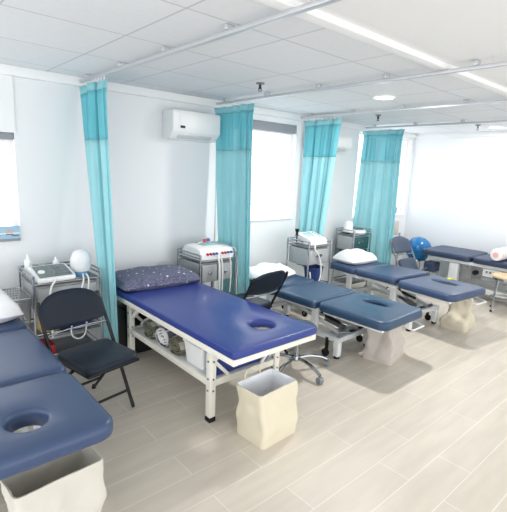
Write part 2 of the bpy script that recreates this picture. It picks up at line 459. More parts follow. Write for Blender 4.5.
TH = 0.2
def wall_with_openings(name, x0, x1, y, openings):
    mb = MB(); xs = x0
    for (a, b, z0, z1) in sorted(openings):
        if a > xs: mb.box(((xs+a)/2, y+TH/2, CZ/2), (a-xs, TH, CZ))
        mb.box(((a+b)/2, y+TH/2, z0/2), (b-a, TH, z0)); mb.box(((a+b)/2, y+TH/2, (z1+CZ)/2), (b-a, TH, CZ-z1)); xs = b
    mb.box(((xs+x1)/2, y+TH/2, CZ/2), (x1-xs, TH, CZ))
    return struct(mb.build(name, 'wall'))
W1 = (-0.6, 0.875, 1.045, 1.82); W2 = (2.98, 4.0, 1.03, 2.17); W3 = (5.28, 6.72, 0.98, 2.21)
wall_with_openings('wall_back', X0, WX+0.2, WY, (W1, W2, W3))
struct(MB().box((WX+0.1, (WY+Y0)/2, CZ/2), (0.2, WY-Y0, CZ)).build('wall_right', 'wall'))
# furred-out panel of wall between the first window and the corner of the first curtain
struct(MB().box(((0.885+X0)/2, WY-0.006, (1.82+2.235)/2), (0.885-X0, 0.012, 0.415)).build('trim_2', 'trim'))
struct(MB().box(((X0+WX)/2, WY-0.02, CZ-0.035), (WX-X0, 0.04, 0.07), 0.004).build('trim_3', 'trim'))
struct(MB().box((WX-0.02, (WY-0.04+Y0)/2, CZ-0.035), (0.04, WY-0.04-Y0, 0.07), 0.004).build('trim_4', 'trim'))
struct(MB().box(((X0+WX)/2, WY-0.006, 0.04), (WX-X0, 0.012, 0.08), 0.003).build('baseboard_back', 'trim'))
struct(MB().box((WX-0.006, (WY-0.02+Y0)/2, 0.04), (0.012, WY-0.02-Y0, 0.08), 0.003).build('baseboard_right', 'trim'))

def window(n, op, mull, blind_h, bars=0):
    a, b, z0, z1 = op; y = WY+0.10
    fr = MB(); t = 0.025
    fr.box(((a+b)/2, y, z0+t/2), (b-a, 0.05, t)); fr.box(((a+b)/2, y, z1-t/2), (b-a, 0.05, t))
    fr.box((a+t/2, y, (z0+z1)/2), (t, 0.05, z1-z0-2*t)); fr.box((b-t/2, y, (z0+z1)/2), (t, 0.05, z1-z0-2*t))
    for m in mull: fr.box((m, y, (z0+z1)/2), (t, 0.045, z1-z0-2*t))
    for k in range(1, bars+1): fr.box(((a+b)/2, y, z0+(z1-z0)*k/(bars+1)), (b-a-2*t, 0.014, 0.012))
    w = struct(fr.build('window_%d' % n, 'plastic'))
    MB().box(((a+b)/2, y+0.012, (z0+z1)/2), (b-a-2*t, 0.006, z1-z0-2*t)).build('pane', 'pane', w)
    MB().box(((a+b)/2, WY+0.04, z0+0.006), (b-a-0.004, 0.12, 0.012), 0.003).build('window_sill', 'trim', w)
    if blind_h:
        bl = thing('roller_blind', {1: 'grey roller blind cassette above the cut-off window at far left', 2: 'grey roller blind cassette above the window between the second and third curtains'}[n], 'blind', ((a+b)/2, WY+0.035, z1))
        MB().box((0, 0, -blind_h/2), (b-a-0.01, 0.06, blind_h), 0.008).build('cassette', 'blind', bl)
        MB().box((0, 0.0, -blind_h-0.01), (b-a-0.06, 0.012, 0.02), 0.004).build('bottom_bar', 'plastic', bl)
    return w
window(1, W1, [-0.1, 0.55], 0.05, 6)
window(2, W2, [], 0.10, 5)
window(3, W3, [5.8, 6.3], 0)

# ------------------------------------------------------------------ curtains and rails
POS = {1: 'in the left bay', 2: 'beside the blue bed', 3: 'right of the second window', 4: 'nearest the far wall'}
RX = [1.38, 2.75, 4.02, 5.35]
for i, x in enumerate(RX):
    t = thing('curtain_rail', ['leftmost ceiling curtain rail, above the first turquoise curtain', 'ceiling curtain rail running out above the second turquoise curtain', 'ceiling curtain rail above the third turquoise curtain', 'farthest ceiling curtain rail, above the fourth turquoise curtain'][i], 'curtain rail', (x, 0, 2.262), group='ceiling curtain rails')
    MB().box((0, (WY-0.05+0.2)/2-0.4, 0), (0.03, WY-0.05-0.2+0.8, 0.022), 0.004).build('track', 'alu', t)
    for k in range(7):
        y = 3.6-k*0.6
        MB().box((0, y, 0.0245), (0.05, 0.03, 0.027), 0.004).build('bracket', 'alu', t)

def curtain(x, y0, y1, z_bot, lean, seed, label, folds=6, net_z=1.80, foot=None, xs=0.0, zslope=0.0, nd=10):
    t = thing('curtain', label, 'curtain', (x, 0, 0))
    rnd = random.Random(seed); ph = [rnd.uniform(0, 6.28) for _ in range(4)]
    zt = 2.225
    f0, f1 = foot if foot else (y0+lean, y1+lean)
    def surf(u, z):
        k = (zt-z)/(zt-z_bot)                     # 0 top .. 1 bottom
        s = k**1.15
        ya = y0+(f0-y0)*s; yb = y1+(f1-y1)*s
        y = ya+(yb-ya)*u
        amp = 0.016+0.022*min(1, k*2.5)
        a = 2*PI*folds*u+ph[0]+0.5*math.sin(2*PI*u*1.5+ph[1])
        env = 0.55+0.45*math.sin(2*PI*u*1.3+ph[1])
        b = 2*PI*nd*u+ph[2]+0.9*math.sin(2*PI*u*2.2+ph[0])
        dx = amp*env*math.sin(a) + 0.025*(0.6+0.4*math.sin(7*u+ph[3]))*(1-abs(math.sin(b/2))**0.8*2)*min(1, 0.5+k*3)
        y += 0.35*(abs(yb-ya)/folds)*math.sin(2*a+ph[3])*0.3
        flare = max(0, 1-k/0.05)                  # pleated heading splays a little above its tape
        y += (u-0.5)*0.05*flare; dx *= 1+0.5*flare
        return Vector((dx+xs*s*u, y, z))
    def part(name, za, zb, m, nv, off=0.0):
        nu = 200
        mb = MB().grid(lambda u, v: surf(u, za+(zb-za)*v - (zslope*(1-u) if v == 1 and zb == z_bot else 0)) + Vector((off, 0, 0)), nu, nv)
        o = mb.build(name, m, t, ang=80)
        sd = o.modifiers.new('cloth', 'SOLIDIFY'); sd.thickness = 0.0025
        return o
    part('heading', zt, zt-0.06, 'curt_head', 2)
    part('net_panel', zt-0.06, net_z, 'curt_net', 8)
    part('drape', net_z, z_bot, 'curt', 26)
    for k in range(9):
        y = y0+(y1-y0)*(k+0.5)/9
        MB().cyl((0, y, zt-0.008), (0, y, 2.251), 0.0045, 6).build('hook', 'plastic', t)
curtain(1.38, 3.26, 3.76, 0.20, 0, 3, 'turquoise curtain hanging left of the royal blue bed, behind the folding chair', 3, foot=(3.14, 3.52), xs=0.05)
curtain(2.76, 3.19, 3.74, 0.20, 0, 5, 'turquoise curtain gathered at the right end of the wall air conditioner', 4, foot=(3.13, 3.56))
curtain(4.05, 3.18, 3.72, 0.45, 0, 9, 'turquoise curtain hanging right of the bright second window', 4, foot=(3.36, 3.73))
curtain(5.36, 3.17, 3.75, 0.30, 0, 12, 'turquoise curtain nearest the blue ball and the far wall', 4, foot=(3.14, 3.76), xs=-0.10)

# ------------------------------------------------------------------ ceiling fittings
for k, (x, y) in enumerate(((3.51, 2.30), (6.22, 2.35))):
    t = thing('downlight', ['round recessed ceiling downlight nearer the camera', 'round recessed ceiling downlight close to the far wall'][k], 'ceiling light', (x, y, CZ), group='ceiling downlights')
    MB().lathe([(0.075, -0.004), (0.098, -0.012), (0.105, -0.002), (0.105, 0.0), (0.075, 0.0)], seg=32).build('trim_ring', 'plastic', t)
    MB().lathe([(0.074, -0.008), (0.074, -0.002)], seg=32).build('diffuser', 'bulb', t)
for k, (x, y) in enumerate(((2.43, 2.74), (4.5, 3.0), (5.9, 2.45))):
    t = thing('sprinkler', ['ceiling sprinkler head between the first and second curtains, nearest the camera', 'ceiling sprinkler head left of the fourth curtain', 'ceiling sprinkler head beside the farthest downlight'][k], 'sprinkler', (x, y, CZ), group='ceiling sprinklers')
    MB().lathe([(0.0, -0.012), (0.028, -0.012), (0.036, -0.002), (0.036, 0)], seg=20).build('flange', 'steel', t)
    mb = MB().cyl((0, 0, -0.011), (0, 0, -0.045), 0.011, 12)
    mb.tube([(0.011, 0, -0.03), (0.016, 0, -0.05), (0.004, 0, -0.062)], 0.003, 6); mb.tube([(-0.011, 0, -0.03), (-0.016, 0, -0.05), (-0.004, 0, -0.062)], 0.003, 6)
    mb.build('nozzle', 'gap' if k < 2 else 'steel', t)
    MB().lathe([(0.004, -0.066), (0.02, -0.068), (0.02, -0.064), (0.004, -0.062)], seg=16).build('deflector', 'steel', t)

def aircon(x0, x1, z0, z1, label):
    y1 = WY+0.002; dp = 0.2; t = thing('air_conditioner', label, 'air conditioner', ((x0+x1)/2, y1, z0))
    h = z1-z0; w = x1-x0
    prof = [(0, 0), (-dp*0.55, 0), (-dp*0.92, h*0.22), (-dp, h*0.32), (-dp, h*0.93), (-dp*0.93, h), (0, h)]
    mb = MB()
    mb.loft([[(-w/2, y, z) for y, z in prof], [(w/2, y, z) for y, z in prof]])
    bmesh.ops.bevel(mb.bm, geom=mb.bm.edges[:], offset=0.006, segments=2, affect='EDGES')
    mb.build('housing', 'plastic', t)
    MB().box((0.02, -dp-0.003, h*0.65), (w-0.1, 0.008, h*0.5), 0.003).build('front_panel', 'plastic', t)
    MB().box((0.0, -dp*0.76, h*0.10), (w-0.16, 0.012, 0.05), 0.003, rx=R(50)).build('louvre', 'lightgrey', t)
    MB().box((-w/2+0.10, -dp-0.008, h*0.42), (0.05, 0.004, 0.022), 0.001).build('display', 'gap', t)
    mb = MB()
    for k in range(6): mb.box((0.0, -dp*0.5+0.012*k-0.03, h+0.001), (w-0.1, 0.005, 0.004))
    mb.build('intake_grille', 'lightgrey', t)
aircon(2.15, 2.69, 1.875, 2.135, 'white wall air conditioner above the speckled pillow, left of the second curtain')
aircon(4.13, 4.87, 1.91, 2.09, 'white wall air conditioner partly hidden behind the third curtain')
pp = MB().tube([(2.80, WY-0.008, 1.87), (2.80, WY-0.008, 1.6), (2.80, WY-0.008, 0.08)], 0.008, 8).build('drain_pipe', 'plastic')
tag(pp, 'thin white pipe running down the wall below the nearer air conditioner', 'pipe')

st = thing('window_sticker_strip', 'pale blue picture strip standing on the left window sill', 'sign', (0.62, WY-0.012, 1.012))
MB().box((0.0, 0, 0.045), (0.50, 0.012, 0.10), 0.002).build('panel', 'sticker', st)
MB().box((0.0, -0.002, -0.014), (0.50, 0.02, 0.018), 0.002).build('ledge', 'blind', st)
mb = MB()
for (x, z, s) in ((0.085, 0.05, 0.02), (-0.04, 0.052, 0.022), (-0.17, 0.05, 0.02)):
    mb.lathe([(0, -0.008), (s, -0.008), (s, -0.0065)], (x, 0, z), 14, 'Y')
mb.build('round_motif', 'brown', st)
mb = MB()
for (x, z) in ((0.175, 0.045), (0.02, 0.04), (-0.1, 0.04)):
    mb.box((x, -0.007, z), (0.05, 0.002, 0.02), 0.0005); mb.box((x, -0.007, z+0.016), (0.03, 0.002, 0.016), 0.0005)
mb.build('pink_motif', 'pinkink', st)
mb = MB()
for (x, z) in ((0.175, 0.03), (0.085, 0.025), (0.215, 0.02), (0.02, 0.026)):
    mb.box((x, -0.0072, z), (0.05, 0.002, 0.006), 0.0005)
mb.build('dark_motif', 'navyink', st)

# ------------------------------------------------------------------ treatment beds
def ring_foot(mb, x, y, z0=0.0, r=0.024, h=0.022):
    mb.lathe([(r*0.8, z0), (r, z0+0.004), (r, z0+h), (r*0.7, z0+h)], (x, y, 0), 14)

def hydraulic_bed(label, cx, y_foot, h, vinyl, w=0.70, secs=(0.67, 0.55, 0.62), hole=(0.06, 0.30, 0.075, 0.09), rz=0.0, tilt=0.0, ext=0.0, loop=True, ped=True):
    t = thing('treatment_bed', label, 'treatment bed', (cx, y_foot, 0), rz)
    ct = 0.075; zc = h-ct
    # cushions
    y = 0.0; L0, L1, L2 = secs
    MB2 = MB(); cushion(MB2, w, L0, ct, 0.085, 0.034, 0, L0/2, zc, hole); MB2.build('face_cushion', vinyl, t, ang=50)
    y = L0+0.012
    mb = MB(); cushion(mb, w, L1, ct, 0.05, 0.034, 0, L1/2, 0); o = mb.build('middle_cushion', vinyl, t, ang=50); o.location = (0, y, zc)
    if tilt: o.location = (0, y, zc-L1*math.sin(tilt)); o.rotation_euler = (tilt, 0, 0)
    y += L1+0.012
    mb = MB(); cushion(mb, w, L2, ct, 0.06, 0.034, 0, L2/2, zc); o = mb.build('head_cushion', vinyl, t, ang=50); o.location = (0, y, 0)
    Lt = y+L2
    # upper frame
    zf = zc-0.022; fw = w*0.36
    fr = MB()
    for s in (-1, 1):
        fr.box((s*fw, L0/2+0.02, zf), (0.035, L0-0.10, 0.035), 0.004)
        fr.box((s*fw, L0+L1/2+0.012, zf), (0.035, L1-0.03, 0.035), 0.004)
        fr.box((s*fw, L0+L1+L2/2+0.02, zf), (0.035, L2-0.10, 0.035), 0.004)
    for yy in (0.10, L0-0.04, L0+0.06, L0+L1-0.04, L0+L1+0.07, Lt-0.10):
        fr.box((0, yy, zf), (2*fw, 0.03, 0.03), 0.003)
    fr.build('upper_frame', 'whitemetal', t)
    # base
    bw = 0.235; ya, yb = 0.50, min(Lt-0.25, 1.55); zb = min(0.19, h*0.36)
    ba = MB()
    for s in (-1, 1): ba.box((s*bw, (ya+yb)/2, zb), (0.05, yb-ya+0.06, 0.045), 0.004)
    for yy in (ya, yb): ba.box((0, yy, zb), (2*bw, 0.05, 0.045), 0.004)
    ba.box((0, ya+0.12, zb-0.005), (2*bw, 0.10, 0.02), 0.003)
    ba.build('base_frame', 'lightgrey', t)
    for s in (-1, 1):
        for yy in (ya, yb):
            lg = MB().box((s*bw, yy, (zb+0.02)/2+0.008), (0.055, 0.055, zb-0.012), 0.005).build('leg', 'whitemetal', t)
            m = MB(); ring_foot(m, s*bw, yy, 0.0, 0.026, 0.022); m.build('rubber_foot', 'rubber', lg)
    # lifting posts and parallel arms
    for s in (-1, 1):
        for yy in (L0+0.10, L0+L1+0.20):
            MB().box((s*0.20, yy, (zb+zf)/2), (0.04, 0.065, zf-zb), 0.004).build('lift_post', 'whitemetal', t)
    ar = MB()
    for s in (-1, 1):
        ar.bar((s*0.14, ya+0.05, zb+0.02), (s*0.14, L0+0.52, zf-0.01), 0.022, 0.035, bev=0.003)
    ar.build('lifting_arm', 'lightgrey', t)
    ac = MB().cyl((0, ya+0.1, zb+0.03), (0, L0+0.25, zf-0.03), 0.016, 12); ac.cyl((0, ya+0.1, zb+0.03), (0, ya+0.32, zb+0.06), 0.026, 14)
    ac.build('actuator', 'steel', t)
    # gas struts hold the face section
    for s in (-1, 1):
        g = MB().cyl((s*0.2, L0+0.03, zf-0.03), (s*0.2, L0-0.18, zf-0.075), 0.009, 10); g.cyl((s*0.2, L0-0.18, zf-0.075), (s*0.2, L0-0.02, zf-0.05), 0.014, 10)
        g.build('gas_strut', 'black', t)
    if loop:
        MB().tube([(0.06, 0.12, zf-0.01), (0.06, 0.0, zf-0.03), (0.07, -0.03, zf-0.035), (0.25, -0.03, zf-0.035), (0.26, 0.0, zf-0.03), (0.26, 0.12, zf-0.01)], 0.0065, 8).build('release_handle', 'whitemetal', t)
    if ped:
        p = MB().tube([(-0.19, ya+0.03, zb+0.045), (-0.10, ya-0.03, zb+0.05), (0.10, ya-0.03, zb+0.05), (0.19, ya+0.03, zb+0.045)], 0.009, 8)
        p.build('foot_bar', 'steel', t)
        for s in (-1, 1): MB().box((s*0.07, ya-0.03, zb+0.058), (0.07, 0.03, 0.016), 0.004).build('pedal', 'black', t)
    for s in (-1, 1):
        m = MB(); m.cyl((s*(bw+0.026), ya+0.10, 0.035), (s*(bw+0.046), ya+0.10, 0.035), 0.035, 18)
        wv = m.build('wheel', 'rubber', t)
        MB().bar((s*(bw+0.022), ya+0.10, zb), (s*(bw+0.022), ya+0.10, 0.035), 0.012, 0.03).build('wheel_fork', 'black', wv)
    return t

hydraulic_bed('slate blue treatment bed with round face hole, cut off at the left edge', 0.335, 1.555, 0.585, 'vinyl_slate', 0.70, (0.60, 0.72, 0.5), (0.055, 0.225, 0.075, 0.08), loop=False)
hydraulic_bed('navy treatment bed in front of the bright second window, grey canvas bag at its foot', 3.24, 1.70, 0.49, 'vinyl_navy', 0.665, (0.70, 0.50, 0.60), (0.11, 0.37, 0.055, 0.13), rz=R(1.5))
hydraulic_bed('dusky blue treatment bed second from the far wall, sand-coloured bag at its foot', 4.375, 1.655, 0.532, 'vinyl_dusk', 0.67, (0.66, 0.55, 0.44), (0.08, 0.35, 0.05, 0.14), rz=R(-6), tilt=R(-2.5))

# far couch against the right wall
def far_bed():
    h = 0.585; t = thing('treatment_bed', 'grey-blue treatment bed standing along the far right wall', 'treatment bed', (6.39, 0.9, 0))
    w = 0.70
    for (nm, a, b) in (('foot_cushion', 0.0, 0.72), ('middle_cushion', 0.735, 1.46), ('head_cushion', 1.475, 2.20)):
        mb = MB(); cushion(mb, w, b-a, 0.08, 0.09, 0.035, 0, (a+b)/2, h-0.08); mb.build(nm, 'vinyl_grey', t, ang=50)
    fr = MB()
    for s in (-1, 1): fr.box((s*0.27, 1.1, h-0.105), (0.04, 2.0, 0.04), 0.004)
    for yy in (0.15, 0.75, 1.45, 2.05): fr.box((0, yy, h-0.105), (0.5, 0.035, 0.035), 0.004)
    fr.build('upper_frame', 'whitemetal', t)
    for s in (-1, 1):
        MB().box((s*0.26, 1.10, 0.14), (0.06, 1.60, 0.07), 0.006).build('base_beam', 'whitemetal', t)
        for yy in (0.55, 1.72): MB().box((s*0.22, yy, 0.31), (0.07, 0.13, 0.28), 0.006).build('lift_post', 'whitemetal', t)
        for yy in (0.35, 1.86):
            lg = MB().box((s*0.26, yy, 0.06), (0.06, 0.08, 0.095), 0.005).build('leg', 'whitemetal', t)
            m = MB(); ring_foot(m, s*0.26, yy, 0, 0.026, 0.02); m.build('rubber_foot', 'rubber', lg)
    MB().box((0.05, 1.12, 0.34), (0.10, 0.62, 0.22), 0.008).build('motor_housing', 'lightgrey', t)
    MB().box((-0.285, 1.2, 0.40), (0.02, 0.22, 0.10), 0.004).build('control_plate', 'whitemetal', t)
    mb = MB()
    for k in range(4): mb.box((-0.297, 1.26-k*0.045, 0.41), (0.004, 0.028, 0.03), 0.001)
    mb.build('control_buttons', 'plastic_grey', t)
    MB().lathe([(0, -0.03), (0.034, -0.03), (0.034, 0.02), (0, 0.02)], (-0.29, 1.40, 0.375), 18, 'X').build('knob', 'black', t)
    for yy in (0.95, 1.55): MB().box((-0.288, yy, 0.44), (0.02, 0.09, 0.035), 0.004).build('clip', 'plastic_grey', t)
far_bed()

# fixed steel couch with the royal blue top
def fixed_bed():
    t = thing('massage_bed', 'royal blue massage bed with a round hole on a cream steel frame', 'treatment bed', (1.815, 1.768, 0))
    w, L, h = 0.715, 1.83, 0.602; mt = 0.048; zc = h-mt
    mb = MB(); cushion(mb, w, L, mt, 0.018, 0.012, 0, L/2, zc, (0.085, 0.255, 0.08, 0.085), 0.004); mb.build('mattress', 'vinyl_royal', t, ang=50)
    fr = MB(); zf = zc-0.021
    for s in (-1, 1): fr.box((s*(w/2-0.02), L/2, zf), (0.036, L-0.01, 0.04), 0.003)
    for yy in (0.02, 0.312, 0.93, 1.5, L-0.02): fr.box((0, yy, zf), (w-0.076, 0.03, 0.036), 0.003)
    fr.build('top_frame', 'cream', t)
    lx = 0.285
    for yy in (0.312, 1.452):
        for s in (-1, 1):
            lg = MB().box((s*lx, yy, (zf-0.02+0.03)/2), (0.045, 0.05, zf-0.02-0.03), 0.003).build('leg', 'cream', t)
            MB().box((s*lx, yy, 0.018), (0.05, 0.055, 0.036), 0.005).build('rubber_foot', 'rubber', lg)
            for z in (0.22, 0.30, 0.42):
                MB().cyl((s*lx-0.0225, yy, z), (s*lx-0.028, yy, z), 0.007, 10).build('bolt', 'steel', lg)
                MB().cyl((s*lx, yy-0.025, z), (s*lx, yy-0.03, z), 0.007, 10).build('bolt', 'steel', lg)
    zs = 0.265
    for s in (-1, 1): MB().box((s*lx, 0.882, zs), (0.032, 1.09, 0.045), 0.003).build('side_rail', 'cream', t)
    for yy in (0.312, 1.452): MB().box((0, yy, zs), (2*lx-0.05, 0.032, 0.045), 0.003).build('end_rail', 'cream', t)
    MB().box((0, 0.882, zs+0.012), (2*lx-0.036, 1.10, 0.012), 0.002).build('shelf', 'lightgrey', t)
    for yy in (0.312, 1.452):
        d = 1 if yy < 1 else -1
        for s in (-1, 1):
            MB().bar((s*(lx-0.022), yy, 0.41), (s*(lx-0.14), yy, zf-0.02), 0.022, 0.014, up=(0, 1, 0)).build('brace', 'cream', t)
            MB().bar((s*(lx-0.022), yy, 0.41), (s*(lx-0.14), yy, zs+0.02), 0.022, 0.014, up=(0, 1, 0)).build('brace', 'cream', t)
    for s in (-1, 1):
        MB().bar((s*lx, 1.427, 0.38), (s*lx, 1.27, zf-0.02), 0.03, 0.02, up=(1, 0, 0)).build('brace', 'cream', t)
    return t
fixed_bed()

# things on the shelf of the royal blue bed (shelf top at z = 0.283)
ZS = 0.2835
def rolled_blanket(label, x, y, L, r, m, rz, seed):
    rr = random.Random(seed)
    t = thing('rolled_blanket', label, 'blanket', (x, y, ZS), rz, 'blankets under the royal blue bed')
    def f(u, v):
        a = 2*PI*v
        xx = -L/2+L*u
        e = 1-0.12*abs(2*u-1)**6+0.05*noise.noise(Vector((xx*8+seed, math.cos(a)*1.5, math.sin(a)*1.5)))
        fl = 1.0 if math.sin(a) > -0.6 else 0.93
        z = r*e*math.sin(a)*0.92; z = max(z, -r*0.80)
        return Vector((xx, r*1.1*e*math.cos(a), z+r*0.80))
    mb = MB().grid(f, 24, 40, True); bd = mb.build('roll', m, t, ang=60)
    for s in (-1, 1):
        pts = []
        for k in range(56):
            a = k*0.35; q = r*0.82*(1-k/58)
            pts.append((s*(L/2-0.012+0.006*math.sin(k*0.4)), q*1.1*math.cos(a), max(-r*0.78, q*math.sin(a)*0.92)+r*0.80))
        MB().tube(pts, r*0.085, 6).build('roll_end', m, t)
    return t
rolled_blanket('olive gingham rolled blanket on the bed shelf, farthest from the white basket', 1.765, 2.945, 0.45, 0.088, 'plaid_olive', R(1), 1)
rolled_blanket('dark grey windowpane-check rolled blanket between the two gingham rolls', 1.775, 2.748, 0.46, 0.088, 'plaid_grey', R(2), 2)
rolled_blanket('pale olive gingham rolled blanket beside the white basket on the bed shelf', 1.765, 2.553, 0.45, 0.082, 'plaid_pale', R(1), 3)
ft = MB(); pillow(ft, 0.36, 0.16, 0.10, 4); ft = ft.build('folded_towel', 'linen', loc=(1.78, 3.13, ZS+0.002)); tag(ft, 'white bundled towel at the head end of the bed shelf', 'towel')

bk = thing('storage_basket', 'white plastic basket on the shelf of the royal blue bed', 'basket', (1.68, 2.33, ZS))
def open_box(mb, w0, d0, w1, d1, h, th, r=0.02):
    def ring(w, d, z): return [(x, y, z) for x, y in rrect(w, d, r, 4)]
    rings = [ring(w0, d0, 0), ring((w0+w1)/2, (d0+d1)/2, h*0.5), ring(w1, d1, h), ring(w1-2*th, d1-2*th, h), ring((w0+w1)/2-2*th, (d0+d1)/2-2*th, h*0.5), ring(w0-2*th, d0-2*th, th)]
    mb.loft(rings); return mb
open_box(MB(), 0.23, 0.20, 0.26, 0.24, 0.155, 0.006).build('tub', 'plastic', bk)
def rim_loop(mb, w, d, z, r, rr=0.02): mb.tube([(x, y, z) for x, y in rrect(w, d, rr, 4)], r, 8, closed=True); return mb
rim_loop(MB(), 0.262, 0.242, 0.155, 0.007).build('rim', 'plastic', bk)
cl = MB(); pillow(cl, 0.20, 0.18, 0.13, 8, wr=0.012); cl = cl.build('folded_cloth', 'bucket', loc=(1.68, 2.33, ZS+0.10)); tag(cl, 'dark blue cloth bundled inside the white basket under the bed', 'cloth')
cu = MB(); cushion(cu, 0.50, 0.095, 0.19, 0.03, 0.03, 0, 0, 0); cu = cu.build('bolster_cushion', 'vinyl_royal', loc=(1.92, 2.015+0.11+0.06, ZS)); tag(cu, 'blue vinyl cushion stored under the foot end of the royal blue bed', 'cushion')
cu.location = (1.825, 2.15, ZS)

sbx = thing('added_dark_box', 'added black lidded box deepening the dark under the head of the royal blue bed', 'box', (1.80, 3.47, 0))  # black box added for contrast, stands in for shade under the bed head
open_box(MB(), 0.52, 0.32, 0.56, 0.36, 0.40, 0.006, 0.03).build('tub', 'black', sbx)
MB().box((0, 0, 0.412), (0.575, 0.375, 0.022), 0.008).build('lid', 'black', sbx)

# ------------------------------------------------------------------ pillows
tag(pillow(MB(), 0.58, 0.42, 0.18, 11, wr=0.022).build('pillow', 'wrap', loc=(0.385, 3.18, 0.588), rz=R(4)), 'white pillow in crinkled plastic cover at the left edge', 'pillow')
tag(pillow(MB(), 0.73, 0.46, 0.125, 12, wr=0.003, pinch=0.03, ex=0.33).build('pillow', 'denim', loc=(1.815, 3.36, 0.607), rz=R(-2)), 'speckled grey-blue pillow at the head of the royal blue bed', 'pillow')
tag(pillow(MB(), 0.56, 0.40, 0.13, 13, wr=0.012).build('pillow', 'linen', loc=(3.15, 3.30, 0.492), rz=R(10)), 'white pillow behind the tilted black folding chair', 'pillow')
tag(pillow(MB(), 0.48, 0.36, 0.15, 14, wr=0.012).build('pillow', 'linen', loc=(4.52, 3.16, 0.538), rz=R(-4)), 'white pillow on the dusky blue bed below the far cart', 'pillow')
bo = MB().lathe([(0, 0.0), (0.05, 0.0), (0.076, 0.015), (0.08, 0.03), (0.08, 0.53), (0.076, 0.545), (0.05, 0.56), (0, 0.56)], (0, 0, 0), 26, 'X').build('bolster', 'stripe_pink', loc=(6.03, 2.06, 0.587+0.08), rz=R(-4)); tag(bo, 'white bolster with pink stripes lying on the far bed at the right edge', 'bolster')
MB().lathe([(0, -0.004), (0.032, -0.004), (0.036, 0.001), (0, 0.001)], (0, 0, 0), 20, 'X').build('end_patch', 'pink', bo)

# ------------------------------------------------------------------ folding chairs
def folding_chair(label, x, y, rz, pad, metal='black', flipped=False):
    t = thing('folding_chair', label, 'chair', (x, y, 0), rz, 'folding chairs')
    hw = 0.215
    for s in (-1, 1):
        MB().tube([(s*hw, -0.135, 0.012), (s*hw, -0.07, 0.14), (s*hw, 0.09, 0.46), (s*(hw-0.004), 0.22, 0.70), (s*(hw-0.012), 0.245, 0.755)], 0.0115, 10, 4).build('front_leg', metal, t)
        rl = MB().tube([(s*(hw-0.028), -0.10, 0.405), (s*(hw-0.028), 0.10, 0.235), (s*(hw-0.02), 0.30, 0.012)], 0.0105, 10).build('rear_leg', metal, t)
        MB().cyl((s*(hw-0.02), 0.305, 0.0), (s*(hw-0.02), 0.297, 0.028), 0.015, 12).build('rubber_foot', 'rubber', rl)
    MB().tube([(-hw+0.03, 0.20, 0.125), (hw-0.03, 0.20, 0.125)], 0.009, 8).build('rear_stretcher', metal, t)
    MB().tube([(-hw, -0.08, 0.12), (hw, -0.08, 0.12)], 0.009, 8).build('front_stretcher', metal, t)
    mb = MB(); cushion(mb, 0.372, 0.385, 0.042, 0.06, 0.02, 0, -0.07, 0.415, None, 0.006); se = mb.build('seat', pad, t, ang=50)
    mb = MB(); mb.box((0, -0.07, 0.408), (0.36, 0.37, 0.018), 0.006); pn = mb.build('seat_pan', metal, t)
    if flipped:                                   # seat folded flat between the legs, below the backrest
        for o in (se, pn):
            o.matrix_local = Matrix.Translation((0, 0.045, 0.33)) @ Matrix.Rotation(R(64.5), 4, 'X') @ Matrix.Translation((0, 0.07, -0.415))
    # curved padded backrest with an arched top
    def f(u, v, side):
        a = 2*u-1
        wv = 0.222*(1-0.10*abs(2*v-1)**4)
        xx = a*wv
        top = 0.795-0.055*abs(a)**3; bot = 0.575+0.02*abs(a)**3
        z = bot+(top-bot)*v
        e = (1-abs(a)**8)*(1-abs(2*v-1)**6)
        yy = 0.085+(z-0.44)*0.47+0.030*(1-a*a) + side*0.015*e**0.5
        return Vector((xx, yy, z))
    mb = MB(); mb.grid(lambda u, v: f(u, v, 1), 20, 12); mb.grid(lambda u, v: f(1-u, v, -1), 20, 12)
    bmesh.ops.remove_doubles(mb.bm, verts=mb.bm.verts[:], dist=0.0005); mb.build('backrest', pad, t, ang=60)
    MB().tube([(s*0.19*1.0, 0.085+(0.56-0.44)*0.47+0.03*(1-s*s*0.75)-0.002, 0.562) for s in (-1.07, -0.7, -0.3, 0, 0.3, 0.7, 1.07)], 0.006, 8).build('back_rail', 'chrome', t)
    return t
folding_chair('dark folding chair standing beside the left bed', 0.965, 2.60, R(11), 'black_vinyl')
folding_chair('black folding chair tucked behind the royal blue bed, back turned', 2.47, 2.80, R(184), 'black_vinyl')
folding_chair('slate folding chair in front of the blue exercise ball', 5.46, 2.88, R(-3), 'slate_vinyl', 'steel', True)

